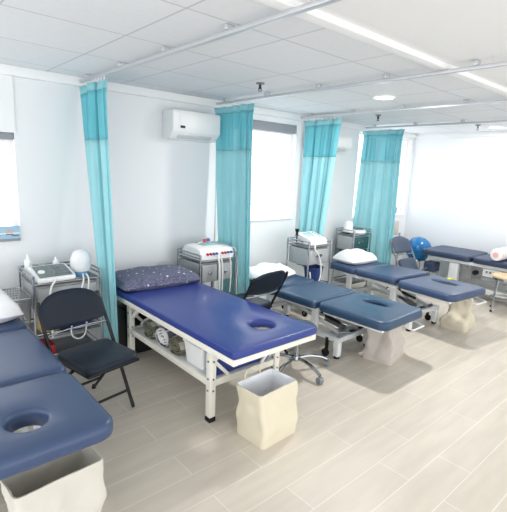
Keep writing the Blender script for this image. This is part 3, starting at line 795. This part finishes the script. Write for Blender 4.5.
# ------------------------------------------------------------------ rolling stool, wooden stool
t = thing('rolling_stool', 'chrome five-star rolling stool behind the royal blue bed', 'stool', (2.53, 2.26, 0))
mb = MB(); cushion(mb, 0.31, 0.31, 0.05, 0.154, 0.02, 0, 0, 0.345); mb.build('seat', 'slate_vinyl', t, ang=50)
MB().lathe([(0.0, 0.325), (0.10, 0.325), (0.12, 0.344), (0.0, 0.344)], seg=24).build('seat_plate', 'black', t)
MB().lathe([(0.0, 0.10), (0.024, 0.10), (0.024, 0.24), (0.015, 0.245), (0.015, 0.33), (0, 0.33)], seg=18).build('gas_column', 'chrome', t)
MB().lathe([(0, 0.088), (0.034, 0.088), (0.04, 0.10), (0.034, 0.128), (0, 0.128)], seg=20).build('hub', 'chrome', t)
for k in range(5):
    a = 2*PI*k/5+R(-95); c, s = math.cos(a), math.sin(a)
    lg = MB().tube([(0.02*c, 0.02*s, 0.108), (0.12*c, 0.12*s, 0.112), (0.22*c, 0.22*s, 0.095), (0.285*c, 0.285*s, 0.066)], [0.02]*0 or 0.014, 10, 5).build('leg', 'chrome', t)
    cx, cy = 0.285*c, 0.285*s; b = a+0.8*k
    px, py = -math.sin(b), math.cos(b)
    MB().cyl((cx-px*0.02, cy-py*0.02, 0.027), (cx+px*0.02, cy+py*0.02, 0.027), 0.027, 16).build('caster', 'plastic_grey', lg)

t = thing('wooden_stool', 'pale wooden topped stool with chrome legs at the right edge', 'stool', (6.0-0.14, 1.84, 0))
MB().lathe([(0, 0.435), (0.155, 0.435), (0.165, 0.445), (0.165, 0.458), (0.155, 0.465), (0, 0.465)], seg=36).build('seat', 'wood', t)
MB().lathe([(0.135, 0.405), (0.148, 0.405), (0.148, 0.4345), (0.135, 0.4345)], seg=36).build('seat_ring', 'chrome', t)
for k in range(4):
    a = PI/4+PI/2*k+R(20); c, s = math.cos(a), math.sin(a)
    lg = MB().tube([(0.115*c, 0.115*s, 0.43), (0.13*c, 0.13*s, 0.30), (0.165*c, 0.165*s, 0.012)], 0.010, 10).build('leg', 'chrome', t)
    MB().cyl((0.166*c, 0.166*s, 0), (0.165*c, 0.165*s, 0.025), 0.014, 10).build('rubber_foot', 'rubber', lg)
MB().tube([(0.147*math.cos(2*PI*k/28), 0.147*math.sin(2*PI*k/28), 0.17) for k in range(28)], 0.007, 8, closed=True).build('foot_ring', 'chrome', t)

# ------------------------------------------------------------------ canvas bags
def canvas_bag(label, x, y, rz, w, d, h, m, seed, prof, liner=True, wr=0.012, handle=True):
    """prof: list of (height fraction, width scale, depth scale, dx, dy, twist)"""
    t = thing('canvas_bag', label, 'bag', (x, y, 0), rz)
    def ring(k, sx, sy, dx, dy, tw, ins=0.0):
        pts = []
        for (px, py) in densify(rrect(w*sx-2*ins, d*sy-2*ins, 0.018, 3), 0.03)[:64]:
            pts.append((px, py))
        N = 72; base = rrect(w*sx-2*ins, d*sy-2*ins, 0.018, 3); per = []
        tot = 0
        for i, p in enumerate(base):
            q = base[(i+1) % len(base)]; L = math.hypot(q[0]-p[0], q[1]-p[1]); per.append((tot, L, p, q)); tot += L
        out = []; ct, s_ = math.cos(tw), math.sin(tw)
        for j in range(N):
            s = tot*j/N
            for (a, L, p, q) in per:
                if a <= s <= a+L+1e-9:
                    f = (s-a)/L if L > 0 else 0; px = p[0]+(q[0]-p[0])*f; py = p[1]+(q[1]-p[1])*f; break
            n1 = noise.noise(Vector((px*9+seed, py*9, k*h*9)))*wr*1.6 + noise.noise(Vector((px*22+seed, py*22, k*h*22)))*wr*0.5
            kk = min(1, k*4)*(0.35 if k > 0.97 else 1)
            l = math.hypot(px, py) or 1
            px += px/l*n1*kk; py += py/l*n1*kk
            out.append((px*ct-py*s_+dx, px*s_+py*ct+dy, k*h))
        return out
    def interp(k):
        for a, b in zip(prof[:-1], prof[1:]):
            if a[0] <= k <= b[0]:
                f = (k-a[0])/(b[0]-a[0]); return [a[i]+(b[i]-a[i])*f for i in range(1, 6)]
        return list(prof[-1][1:])
    ks = [i/16 for i in range(17)]
    rings = [ring(k, *interp(k)) for k in ks]
    rings.append(ring(1.0, *interp(1.0), ins=0.006))
    rings += [ring(k, *interp(k), ins=0.006) for k in reversed(ks[3:-1])]
    MB().loft(rings).build('body', m, t, ang=50)
    if liner:
        lr = [ring(k, *interp(k), ins=0.011) for k in (0.45, 0.6, 0.75, 0.88, 0.97)] + [ring(1.012, *interp(1.0), ins=0.004)]
        MB().loft(lr, cap=False).build('liner', 'liner', t, ang=60)
    if handle:
        a = interp(1.0)
        MB().tube([(-0.07+a[2], d*a[1]/2+a[3]+0.006, h*0.88), (-0.05+a[2], d*a[1]/2+a[3]+0.02, h*1.10), (0.05+a[2], d*a[1]/2+a[3]+0.02, h*1.12), (0.07+a[2], d*a[1]/2+a[3]+0.006, h*0.88)], 0.007, 6, 5).build('handle', m, t)
    return t
canvas_bag('open beige canvas bag with white liner at the foot of the royal blue bed', 1.74, 1.765, R(2), 0.30, 0.245, 0.345, 'canvas_beige', 5,
           [(0, 1, 1, 0, 0, 0), (0.3, 1.02, 1.03, 0, 0, 0), (0.75, 1.07, 0.93, -0.005, 0, 0), (1, 1.1, 0.9, -0.02, 0, 0.03)], True, 0.008)
canvas_bag('grey canvas bag slumped under the foot of the navy bed', 3.40, 1.98, R(12), 0.37, 0.27, 0.36, 'canvas_grey', 11,
           [(0, 1, 1, 0, 0, 0), (0.35, 1.0, 1.0, 0, 0, 0.05), (0.55, 0.9, 0.85, -0.02, 0, 0.1), (1, 0.95, 0.8, -0.01, 0.0, 0.0)], False, 0.022, False)
canvas_bag('sand-coloured crumpled canvas bag under the foot of the dusky blue bed', 4.82, 1.93, R(6), 0.37, 0.27, 0.405, 'canvas_sand', 17,
           [(0, 1, 1, 0, 0, 0), (0.2, 1.0, 1.0, 0, 0, 0.0), (0.52, 0.72, 0.72, 0.0, 0, 0.35), (0.85, 0.9, 0.85, 0.02, 0, 0.25), (1, 1.0, 0.75, 0.03, 0.0, 0.15)], False, 0.026, False)
canvas_bag('stone-coloured canvas bag under the foot of the left bed', 0.46, 1.72, R(4), 0.34, 0.26, 0.38, 'canvas_stone', 23,
           [(0, 1, 1, 0, 0, 0), (0.5, 0.96, 0.95, 0, 0, 0.0), (1, 1.06, 0.8, 0, 0, 0.0)], False, 0.014, False)

# ------------------------------------------------------------------ instrument carts
def cart(label, x0, x1, y0, y1, h, drawers=1, basket=False, front='greymetal', zlow=None):
    w, d = x1-x0, y1-y0
    t = thing('instrument_cart', label, 'trolley', ((x0+x1)/2, (y0+y1)/2, 0), group='steel instrument carts')
    hx, hy = w/2, d/2
    for sx in (-1, 1):
        for sy in (-1, 1):
            p = MB().tube([(sx*hx, sy*hy, 0.075), (sx*hx, sy*hy, h)], 0.010, 10).build('post', 'chrome', t)
            m = MB().cyl((sx*hx-0.011, sy*hy, 0.036), (sx*hx+0.011, sy*hy, 0.036), 0.036, 18); m.build('caster', 'rubber', p)
            MB().bar((sx*hx, sy*hy, 0.036), (sx*hx, sy*hy, 0.082), 0.03, 0.02).build('caster_fork', 'steel', p)
    zt = h-0.07
    MB().box((0, 0, zt), (w-0.022, d-0.022, 0.016), 0.003).build('top_tray', 'steel', t)
    r = MB()
    for z in (h-0.004, h-0.035):
        r.tube([(-hx, -hy, z), (-hx, hy, z), (hx, hy, z), (hx, -hy, z)], 0.006, 8)
    r.build('guard_rail', 'chrome', t)
    MB().tube([(-hx, -hy, zt+0.004), (hx, -hy, zt+0.004)], 0.007, 8).build('front_rail', 'chrome', t)
    zd = zt-0.115
    MB().box((0, 0.01, zd), (w-0.03, d-0.05, 0.19), 0.004).build('drawer_case', 'greymetal', t)
    for k in range(drawers):
        dw = (w-0.05)/drawers; xx = -w/2+0.025+dw*(k+0.5)
        dr = MB().box((xx, -hy+0.017, zd), (dw-0.012, 0.016, 0.165), 0.004).build('drawer', front, t)
        if drawers > 1: MB().lathe([(0, 0.012), (0.014, 0.012), (0.016, 0.004), (0.008, -0.002), (0, -0.002)], (xx, -hy-0.003-0.002, zd), 14, 'Y').build('knob', 'chrome', dr)
        else: MB().lathe([(0, -0.006), (0.05, -0.006), (0.055, 0.002), (0, 0.002)], (xx, -hy+0.008, zd+0.01), 24, 'Y', sx=0.35, sy=1.0).build('handle', 'chrome', dr)
    for z in (0.32, 0.14):
        MB().box((0, 0, z), (w-0.022, d-0.022, 0.014), 0.003).build('lower_shelf', 'steel', t)
        r = MB(); r.tube([(-hx, -hy, z+0.03), (-hx, hy, z+0.03), (hx, hy, z+0.03), (hx, -hy, z+0.03), (-hx, -hy, z+0.03)], 0.005, 8); r.build('shelf_rail', 'chrome', t)
    if basket:
        b = MB(); bx0, bx1, by0, by1, bz0, bz1 = -hx-0.15, -hx-0.014, -hy+0.0, hy-0.05, 0.44, 0.64
        cxm, cym = (bx0+bx1)/2, (by0+by1)/2
        def loop(f, z): return [(cxm+(px)*f, cym+py*f, z) for px, py in rrect(bx1-bx0, by1-by0, 0.03, 4)]
        for k in range(12): b.tube(loop(0.86+0.14*k/11, bz0+(bz1-bz0)*k/11), 0.0022, 4, closed=True)
        lo, hi = densify(rrect(bx1-bx0, by1-by0, 0.03, 4), 0.016), None
        for px, py in lo: b.tube([(cxm+px*0.86, cym+py*0.86, bz0), (cxm+px, cym+py, bz1)], 0.0018, 4)
        for k in range(8):
            yy = by0+0.02+(by1-by0-0.04)*k/7; b.tube([(bx0+0.02, yy, bz0), (bx1-0.02, yy, bz0)], 0.0018, 4)
        bs = b.build('wire_basket', 'mesh_grey', t)
        MB().tube(loop(1.0, bz1+0.002), 0.007, 8, closed=True).build('basket_rim', 'chrome', bs)
    return t, (x0+x1)/2, (y0+y1)/2, zt+0.008

# --- left cart
c1, cx1, cy1, z1 = cart('steel instrument cart with a wire basket, behind the dark folding chair', 0.825, 1.318, 3.30, 3.69, 0.80, 1, True)
def console(name, label, cat, x, y, z, rz, w, d, h, slope=0.35):
    t = thing(name, label, cat, (x, y, z+0.004), rz)
    prof = [(-d/2, 0.0), (-d/2, h*slope), (-d/2+0.03, h*slope+0.012), (d*0.30, h), (d/2-0.01, h), (d/2, h-0.012), (d/2, 0)]
    mb = MB().loft([[(-w/2, yy, zz) for yy, zz in prof], [(w/2, yy, zz) for yy, zz in prof]])
    bmesh.ops.bevel(mb.bm, geom=mb.bm.edges[:], offset=0.009, segments=3, affect='EDGES')
    mb.build('housing', 'plastic', t)
    ang = math.atan2(h-h*slope-0.012, d*0.8-0.03)
    return t, ang
t, ang = console('therapy_console', 'white therapy console with a grey keypad on the left cart', 'medical device', 0.985, 3.42, z1, R(2), 0.28, 0.25, 0.085, 0.35)
pm = Matrix.Translation((0, -0.02, 0.0645)) @ Matrix.Rotation(ang, 4, 'X')
pp_ = MB().box((0, 0, 0), (0.235, 0.185, 0.008), 0.003); pp_.bm.transform(pm); kp = pp_.build('keypad', 'keypad', t)
mb = MB()
for i in range(5):
    for j in range(3): mb.box((0.0+0.026*i, -0.05+0.045*j, 0.006), (0.019, 0.03, 0.006), 0.002)
mb.bm.transform(pm); mb.build('keys', 'plastic_grey', kp)
mb = MB().lathe([(0, 0.004), (0.024, 0.004), (0.024, 0.012), (0, 0.012)], (-0.085, -0.02, 0), 20); mb.bm.transform(pm); mb.build('dial', 'plastic', kp)

def bottle(label, x, y, z, r, h, cap='plastic', body='plastic'):
    t = thing('squeeze_bottle', label, 'bottle', (x, y, z), group='bottles on the carts')
    MB().lathe([(0, 0), (r*0.9, 0), (r, 0.008), (r, h*0.62), (r*0.75, h*0.75), (r*0.32, h*0.80), (r*0.32, h*0.86), (0, h*0.86)], seg=22).build('body', body, t)
    MB().lathe([(0, h*0.845), (r*0.42, h*0.845), (r*0.36, h*0.92), (r*0.14, h*0.96), (r*0.08, h), (0, h)], seg=16).build('cap', cap, t)
bottle('white squeeze bottle at the left end of the left cart', 0.872, 3.615, z1, 0.026, 0.17)
bottle('shorter white squeeze bottle behind the grey keypad on the left cart', 1.08, 3.615, z1, 0.026, 0.13)

t = thing('infrared_lamp', 'rounded white plastic-covered lamp head on the left cart, blue ring below', 'lamp', (1.228, 3.47, z1))
def hood(u, v):
    a = 2*PI*u; k = v
    r = 0.082*math.sin(PI*min(1, 0.12+0.88*(1-k)))**0.42 if k < 1 else 0.0
    r = 0.083*(1-abs(k-0.35)**3*2.2) if k < 0.9 else 0.083*(1-0.55**3*2.2)*math.sqrt(max(0, (1-k)/0.1))
    n = 1+0.06*noise.noise(Vector((math.cos(a)*2, math.sin(a)*2, k*5)))
    return Vector((math.cos(a)*r*n, math.sin(a)*r*0.75*n, 0.035+0.165*k-0.01*(1-k)))
mb = MB().grid(hood, 32, 20); bmesh.ops.remove_doubles(mb.bm, verts=mb.bm.verts[:], dist=0.0005); mb.build('cover', 'wrap', t, ang=60)
MB().lathe([(0, 0.0), (0.055, 0.0), (0.055, 0.012), (0.05, 0.026), (0, 0.026)], (-0.01, -0.02, 0), 26).build('base_ring', 'skyblue', t)
tag(MB().tube([(0.98, 3.285, z1+0.03), (0.93, 3.272, z1-0.05), (0.925, 3.27, z1-0.25), (0.93, 3.27, z1-0.42)], 0.008, 8, 6).build('cable', 'cable'), 'white cable hanging from the left end of the left cart', 'cable', 'cables hanging from the carts')
tag(MB().tube([(1.19, 3.33, z1+0.03), (1.165, 3.262, z1-0.02), (1.10, 3.258, z1-0.22), (1.06, 3.257, z1-0.40), (1.115, 3.255, z1-0.46), (1.17, 3.255, z1-0.41), (1.185, 3.258, z1-0.2), (1.21, 3.268, z1-0.01), (1.215, 3.33, z1+0.03)], 0.006, 8, 8).build('cable', 'cable'), 'white cable looping below the right end of the left cart', 'cable', 'cables hanging from the carts')
tb = thing('storage_tub', 'dark blue tub on the middle shelf of the left cart', 'tub', (1.16, 3.47, 0.3275)); open_box(MB(), 0.20, 0.22, 0.22, 0.24, 0.13, 0.005).build('tub', 'bucket', tb); rim_loop(MB(), 0.222, 0.242, 0.13, 0.006).build('rim', 'bucket', tb)
tag(MB().box((0.95, 3.48, 0.3275+0.05), (0.13, 0.2, 0.10), 0.004).build('box', 'tan'), 'tan cardboard box on the middle shelf of the left cart', 'box')
tag(MB().box((0.915, 3.47, 0.1475+0.04), (0.11, 0.22, 0.08), 0.004).build('box', 'red'), 'red box on the bottom shelf of the left cart', 'box')

# --- second cart
c2, cx2, cy2, z2 = cart('steel two-drawer cart beside the speckled pillow', 2.25, 2.67, 3.27, 3.66, 0.82, 2)
t = thing('electrotherapy_machine', 'white electrotherapy machine with red and blue plugs on the second cart', 'medical device', (2.46, 3.45, z2+0.004), R(0))
prof = [(-0.17, 0.0), (-0.175, 0.045), (-0.155, 0.095), (-0.10, 0.115), (0.10, 0.125), (0.135, 0.11), (0.14, 0)]
mb = MB().loft([[(-0.20, y*0.94, z*0.92) for y, z in prof], [(-0.17, y, z) for y, z in prof], [(0.17, y, z) for y, z in prof], [(0.20, y*0.94, z*0.92) for y, z in prof]])
bmesh.ops.bevel(mb.bm, geom=[e for e in mb.bm.edges], offset=0.006, segments=2, affect='EDGES'); mb.build('housing', 'plastic', t)
MB().box((0.03, 0.02, 0.123), (0.24, 0.15, 0.006), 0.002, rx=R(2)).build('control_panel', 'screen', t)
for k in range(8):
    x = -0.13+0.036*k + (0.03 if k > 3 else 0)
    MB().cyl((x, -0.172, 0.062), (x, -0.192, 0.058), 0.011, 12).build('plug', 'red' if k in (0, 1, 4, 5) else 'blue', t)
MB().tube([(-0.12, 0.05, 0.118), (-0.06, 0.0, 0.15), (0.0, 0.02, 0.155), (0.06, 0.05, 0.12)], 0.008, 8, 6).build('lead_bundle', 'cable', t)
for (x, y, c) in ((-0.07, -0.01, 'red'), (-0.045, 0.0, 'red'), (-0.015, 0.01, 'blue'), (0.012, 0.015, 'blue')):
    MB().bar((x, y-0.02, 0.155), (x+0.02, y+0.02, 0.17), 0.016, 0.012, bev=0.003).build('plug', c, t)
for k, (xx, zz) in enumerate(((2.43, 0.42), (2.465, 0.40), (2.565, 0.32))):
    tag(MB().tube([(xx-0.01, 3.236, z2+0.06), (xx, 3.215, z2-0.03), (xx+0.004, 3.212, z2-0.2), (xx-0.004, 3.214, z2-zz)], 0.0065 if k else 0.009, 8, 6).build('cable', 'cable'), ['thick white cable hanging at the left from the second cart', 'white cable hanging in the middle from the second cart', 'white cable hanging longest at the right from the second cart'][k], 'cable', 'cables hanging from the carts')
tag(MB().tube([(2.645, 3.32, z2+0.10), (2.68, 3.29, z2+0.08), (2.695, 3.27, z2-0.10), (2.675, 3.25, z2-0.28), (2.685, 3.24, z2-0.45)], 0.006, 8, 8).build('cable', 'cable'), 'white cable arching down beside the second curtain', 'cable', 'cables hanging from the carts')
bottle('small white bottle at the rear left of the second cart', 2.285, 3.60, z2, 0.02, 0.10)
tr_ = thing('wire_tray', 'chrome wire tray at the left of the white electrotherapy machine', 'tray', (2.2, 3.47, 0))
mb = MB(); mb.tube([(0.02, -0.17, 0.64), (-0.10, -0.17, 0.64), (-0.10, 0.14, 0.64), (0.02, 0.14, 0.64)], 0.006, 8); 
mb.build('rim', 'chrome', tr_)
MB().box((-0.04, -0.015, 0.628), (0.115, 0.30, 0.010), 0.002).build('tray', 'gap', tr_)
tag(MB().box((2.44, 3.45, 0.3275+0.035), (0.30, 0.24, 0.07), 0.006).build('box', 'canvas_grey'), 'pale box on the middle shelf of the second cart', 'box')
tag(MB().box((2.52, 3.45, 0.1475+0.04), (0.2, 0.24, 0.08), 0.01).build('box', 'plastic'), 'white box on the bottom shelf of the second cart', 'box')

# --- third cart
c3, cx3, cy3, z3 = cart('steel cart carrying the ultrasound machine, in front of the third curtain', 3.60, 3.985, 3.13, 3.46, 0.865, 1)
t, ang = console('ultrasound_machine', 'white ultrasound machine with a small pale screen on the third cart', 'medical device', 3.812, 3.29, z3, R(0), 0.275, 0.26, 0.12, 0.45)
pm = Matrix.Translation((-0.03, 0.0, 0.1005)) @ Matrix.Rotation(ang, 4, 'X')
mb = MB().box((0, 0.02, 0), (0.13, 0.10, 0.006), 0.002); mb.bm.transform(pm); mb.build('screen', 'screen', t)
mb = MB()
for k in range(4): mb.box((0.11, -0.05+0.035*k, 0), (0.022, 0.016, 0.008), 0.002)
mb.bm.transform(pm); mb.build('keys', 'plastic_grey', t)
ph = thing('probe_holder', 'black probe in a chrome holder at the left of the ultrasound machine', 'medical device', (3.64, 3.36, z3))
MB().tube([(0, 0, 0.0), (0, 0, 0.10), (0.01, 0.0, 0.115)], 0.008, 8).build('stem', 'black', ph)
MB().tube([(-0.03, 0.0, 0.10), (0.03, 0.0, 0.10)], 0.007, 8).build('clamp', 'steel', ph)
MB().lathe([(0, 0.10), (0.014, 0.10), (0.014, 0.14), (0.024, 0.155), (0.024, 0.175), (0, 0.18)], (0.0, 0.0, 0), 16).build('probe', 'black', ph)
MB().tube([(0.0, 0.0, 0.05), (0.0, -0.05, 0.05), (0.0, -0.10, 0.04)], 0.008, 8).build('arm', 'black', ph)
tag(MB().tube([(3.74, 3.15, z3+0.05), (3.68, 3.112, z3-0.02), (3.75, 3.108, z3-0.10), (3.80, 3.106, z3-0.24), (3.79, 3.104, z3-0.38), (3.72, 3.104, z3-0.43), (3.64, 3.106, z3-0.38), (3.615, 3.108, z3-0.28)], 0.008, 8, 8).build('cable', 'cable'), 'white cable looping in front of the third cart', 'cable', 'cables hanging from the carts')
bu = thing('bucket', 'dark blue bucket on the third cart shelf inside the cable loop', 'bucket', (3.865, 3.27, 0.3275))
MB().lathe([(0, 0), (0.085, 0), (0.09, 0.004), (0.115, 0.20), (0.11, 0.20), (0.085, 0.008), (0, 0.008)], seg=30).build('pail', 'bucket', bu)
MB().tube([(0.114*math.cos(2*PI*k/30), 0.114*math.sin(2*PI*k/30), 0.20) for k in range(30)], 0.006, 8, closed=True).build('rim', 'bucket', bu)
tw = MB(); pillow(tw, 0.20, 0.14, 0.07, 31, wr=0.01); tag(tw.build('folded_towel', 'towel_blue', loc=(2.94, 2.98, 0.492), rz=R(10)), 'blue towel peeking out under the pillow behind the tilted chair', 'towel')
tag(MB().box((3.70, 3.30, 0.1475+0.05), (0.16, 0.22, 0.10), 0.005).build('box', 'tan'), 'tan box on the bottom shelf of the third cart', 'box')

# --- fourth cart
c4, cx4, cy4, z4 = cart('steel cart farthest from the camera, left of the fourth curtain', 4.80, 5.19, 3.40, 3.70, 0.88, 1, False, 'greenbox')
t = thing('traction_unit', 'white covered device at the left end of the farthest cart', 'medical device', (4.875, 3.56, z4))
def hood2(u, v):
    a = 2*PI*u
    r = 0.068*(1-0.25*v) if v < 0.85 else 0.068*0.78*math.sqrt(max(0, (1-v)/0.15))
    return Vector((math.cos(a)*r*1.1, math.sin(a)*r, 0.02+0.16*v))
mb = MB().grid(hood2, 26, 14); bmesh.ops.remove_doubles(mb.bm, verts=mb.bm.verts[:], dist=0.0005); mb.build('cover', 'wrap', t, ang=60)
MB().box((0, 0, 0.011), (0.13, 0.12, 0.02), 0.004).build('base', 'black', t)
t = thing('round_massager', 'round white massager with a grey dial on the farthest cart', 'medical device', (5.06, 3.53, z4))
MB().lathe([(0, 0), (0.105, 0), (0.115, 0.012), (0.115, 0.035), (0.10, 0.05), (0, 0.055)], seg=32).build('body', 'plastic', t)
MB().lathe([(0.05, 0.052), (0.075, 0.053), (0.075, 0.058), (0.05, 0.058)], seg=28).build('dial', 'keypad', t)
tb = thing('storage_tub', 'dark green tub standing on the middle shelf of the farthest cart', 'tub', (4.99, 3.53, 0.3275))
open_box(MB(), 0.30, 0.20, 0.34, 0.24, 0.26, 0.006, 0.03).build('tub', 'greenbox', tb)
rim_loop(MB(), 0.342, 0.242, 0.26, 0.006, 0.03).build('rim', 'greenbox', tb)

# ------------------------------------------------------------------ far corner
t = thing('exercise_ball', 'glossy blue exercise ball in front of the far wall', 'ball', (6.44, 3.33, 0.50))
rr = 0.195
MB().lathe([(rr*math.sin(PI*k/28) if 0 < k < 28 else 0, -rr*math.cos(PI*k/28)) for k in range(29)], seg=44).build('ball', 'ball', t, ang=80)
MB().lathe([(0, -0.006), (0.012, -0.006), (0.012, 0.003), (0, 0.003)], (-0.02, -rr+0.004, 0.03), 12, 'Y').build('valve', 'blue', t)
t = thing('ball_stand', 'low chrome stand holding up the blue exercise ball', 'stand', (6.44, 3.33, 0))
MB().tube([(0.125*math.cos(2*PI*k/30), 0.125*math.sin(2*PI*k/30), 0.34) for k in range(30)], 0.0075, 8, closed=True).build('ring', 'chrome', t)
for k in range(4):
    a = PI/4+PI/2*k; c, s = math.cos(a), math.sin(a)
    MB().tube([(0.125*c, 0.125*s, 0.334), (0.15*c, 0.15*s, 0.17), (0.18*c, 0.18*s, 0.004)], 0.008, 8).build('leg', 'chrome', t)
t = thing('step_box', 'grey-blue padded block at the head of the far bed, below the ball', 'box', (6.12, 2.93, 0))
mb = MB(); cushion(mb, 0.20, 0.16, 0.14, 0.02, 0.02, 0, 0, 0.27); mb.build('pad', 'vinyl_grey', t)
for sx in (-1, 1):
    for sy in (-1, 1): MB().tube([(sx*0.08, sy*0.06, 0.285), (sx*0.09, sy*0.07, 0.002)], 0.008, 8).build('leg', 'chrome', t)

t = thing('sill_bottle', 'white bottle with a blue label on the far window sill', 'bottle', (6.47, WY+0.035, 0.992))
MB().lathe([(0, 0), (0.03, 0), (0.032, 0.006), (0.032, 0.13), (0.014, 0.155), (0.014, 0.175), (0, 0.175)], seg=20).build('body', 'plastic', t)
MB().lathe([(0.0325, 0.03), (0.0335, 0.03), (0.0335, 0.12), (0.0325, 0.12)], seg=20).build('label', 'blue', t)
MB().lathe([(0, 0.175), (0.016, 0.175), (0.016, 0.2), (0, 0.2)], seg=14).build('cap', 'blue', t)
t = thing('side_rack', 'taupe storage rack under the far window beside the fourth curtain', 'rack', (6.10, 3.66, 0))
for z in (0.10, 0.42, 0.72): MB().box((0, 0, z), (0.34, 0.18, 0.016), 0.003).build('shelf', 'greymetal', t)
for sx in (-1, 1):
    for sy in (-1, 1): MB().box((sx*0.16, sy*0.08, 0.37), (0.02, 0.02, 0.74), 0.002).build('post', 'greymetal', t)
for k, (x, w_, h_, m_) in enumerate(((6.02, 0.12, 0.11, 'taupe'), (6.17, 0.13, 0.20, 'canvas_grey'))):
    tag(MB().box((x, 3.66, 0.728+h_/2), (w_, 0.14, h_), 0.008).build('box', m_), ['low taupe box on top of the rack under the far window', 'taller grey box on top of the rack under the far window'][k], 'box')
for k, (x, w_, h_, m_) in enumerate(((6.02, 0.12, 0.2, 'taupe'), (6.16, 0.12, 0.16, 'gap'))):
    tag(MB().box((x, 3.66, 0.428+h_/2), (w_, 0.14, h_), 0.008).build('box', m_), ['taupe box on the middle shelf of the rack', 'charcoal box on the middle shelf of the rack'][k], 'box')

tag(MB().box((4.70, 2.03, 0.5345), (0.07, 0.045, 0.018), 0.005, rz=R(-8)).build('sponge', 'yellow'), 'small yellow sponge on the edge of the dusky blue bed', 'sponge')

# ------------------------------------------------------------------ world, lamps, camera
w = bpy.data.worlds.new('World'); scene.world = w; w.use_nodes = True
nt = w.node_tree; bg = nt.nodes['Background']
tc = nt.nodes.new('ShaderNodeTexCoord'); sp = nt.nodes.new('ShaderNodeSeparateXYZ'); nt.links.new(tc.outputs['Generated'], sp.inputs[0])
cr = nt.nodes.new('ShaderNodeValToRGB'); nt.links.new(sp.outputs[2], cr.inputs[0])
cr.color_ramp.elements[0].position = 0.0; cr.color_ramp.elements[0].color = (0.86, 0.87, 0.88, 1)
cr.color_ramp.elements[1].position = 0.5; cr.color_ramp.elements[1].color = (0.90, 0.95, 1.0, 1)
nt.links.new(cr.outputs[0], bg.inputs['Color']); bg.inputs['Strength'].default_value = 1.0

def lamp(x, y, z, size, power, color=(1, 0.98, 0.95)):
    ld = bpy.data.lights.new('downlight_lamp', 'AREA'); ld.shape = 'DISK'; ld.size = size; ld.energy = power; ld.color = color
    o = bpy.data.objects.new('downlight_lamp', ld); COL.objects.link(o); o.location = (x, y, z); return o
for (x, y) in ((3.51, 2.30), (6.22, 2.35)):
    lamp(x, y, CZ-0.02, 0.16, 6 if x > 5 else 11)

cam = bpy.data.cameras.new('camera'); co = bpy.data.objects.new('camera', cam); COL.objects.link(co)
f, yaw, pitch, roll = 433.58, 0.72673, 0.196151, 0.0426455
F = Vector((math.sin(yaw)*math.cos(pitch), math.cos(yaw)*math.cos(pitch), -math.sin(pitch)))
r = Vector((math.cos(yaw), -math.sin(yaw), 0)); u = r.cross(F)
r2 = r*math.cos(roll)+u*math.sin(roll); u2 = u*math.cos(roll)-r*math.sin(roll)
m = Matrix((r2, u2, -F)).transposed().to_4x4(); m.translation = (0, 0, 1.62)
co.matrix_world = m
cam.sensor_fit = 'HORIZONTAL'; cam.sensor_width = 36; cam.lens = f/507*36; cam.clip_start = 0.05
scene.camera = co
vs = scene.view_settings
vs.view_transform = 'Standard'; vs.look = 'None'; vs.gamma = 1; vs.use_curve_mapping = False; vs.exposure = 1.58
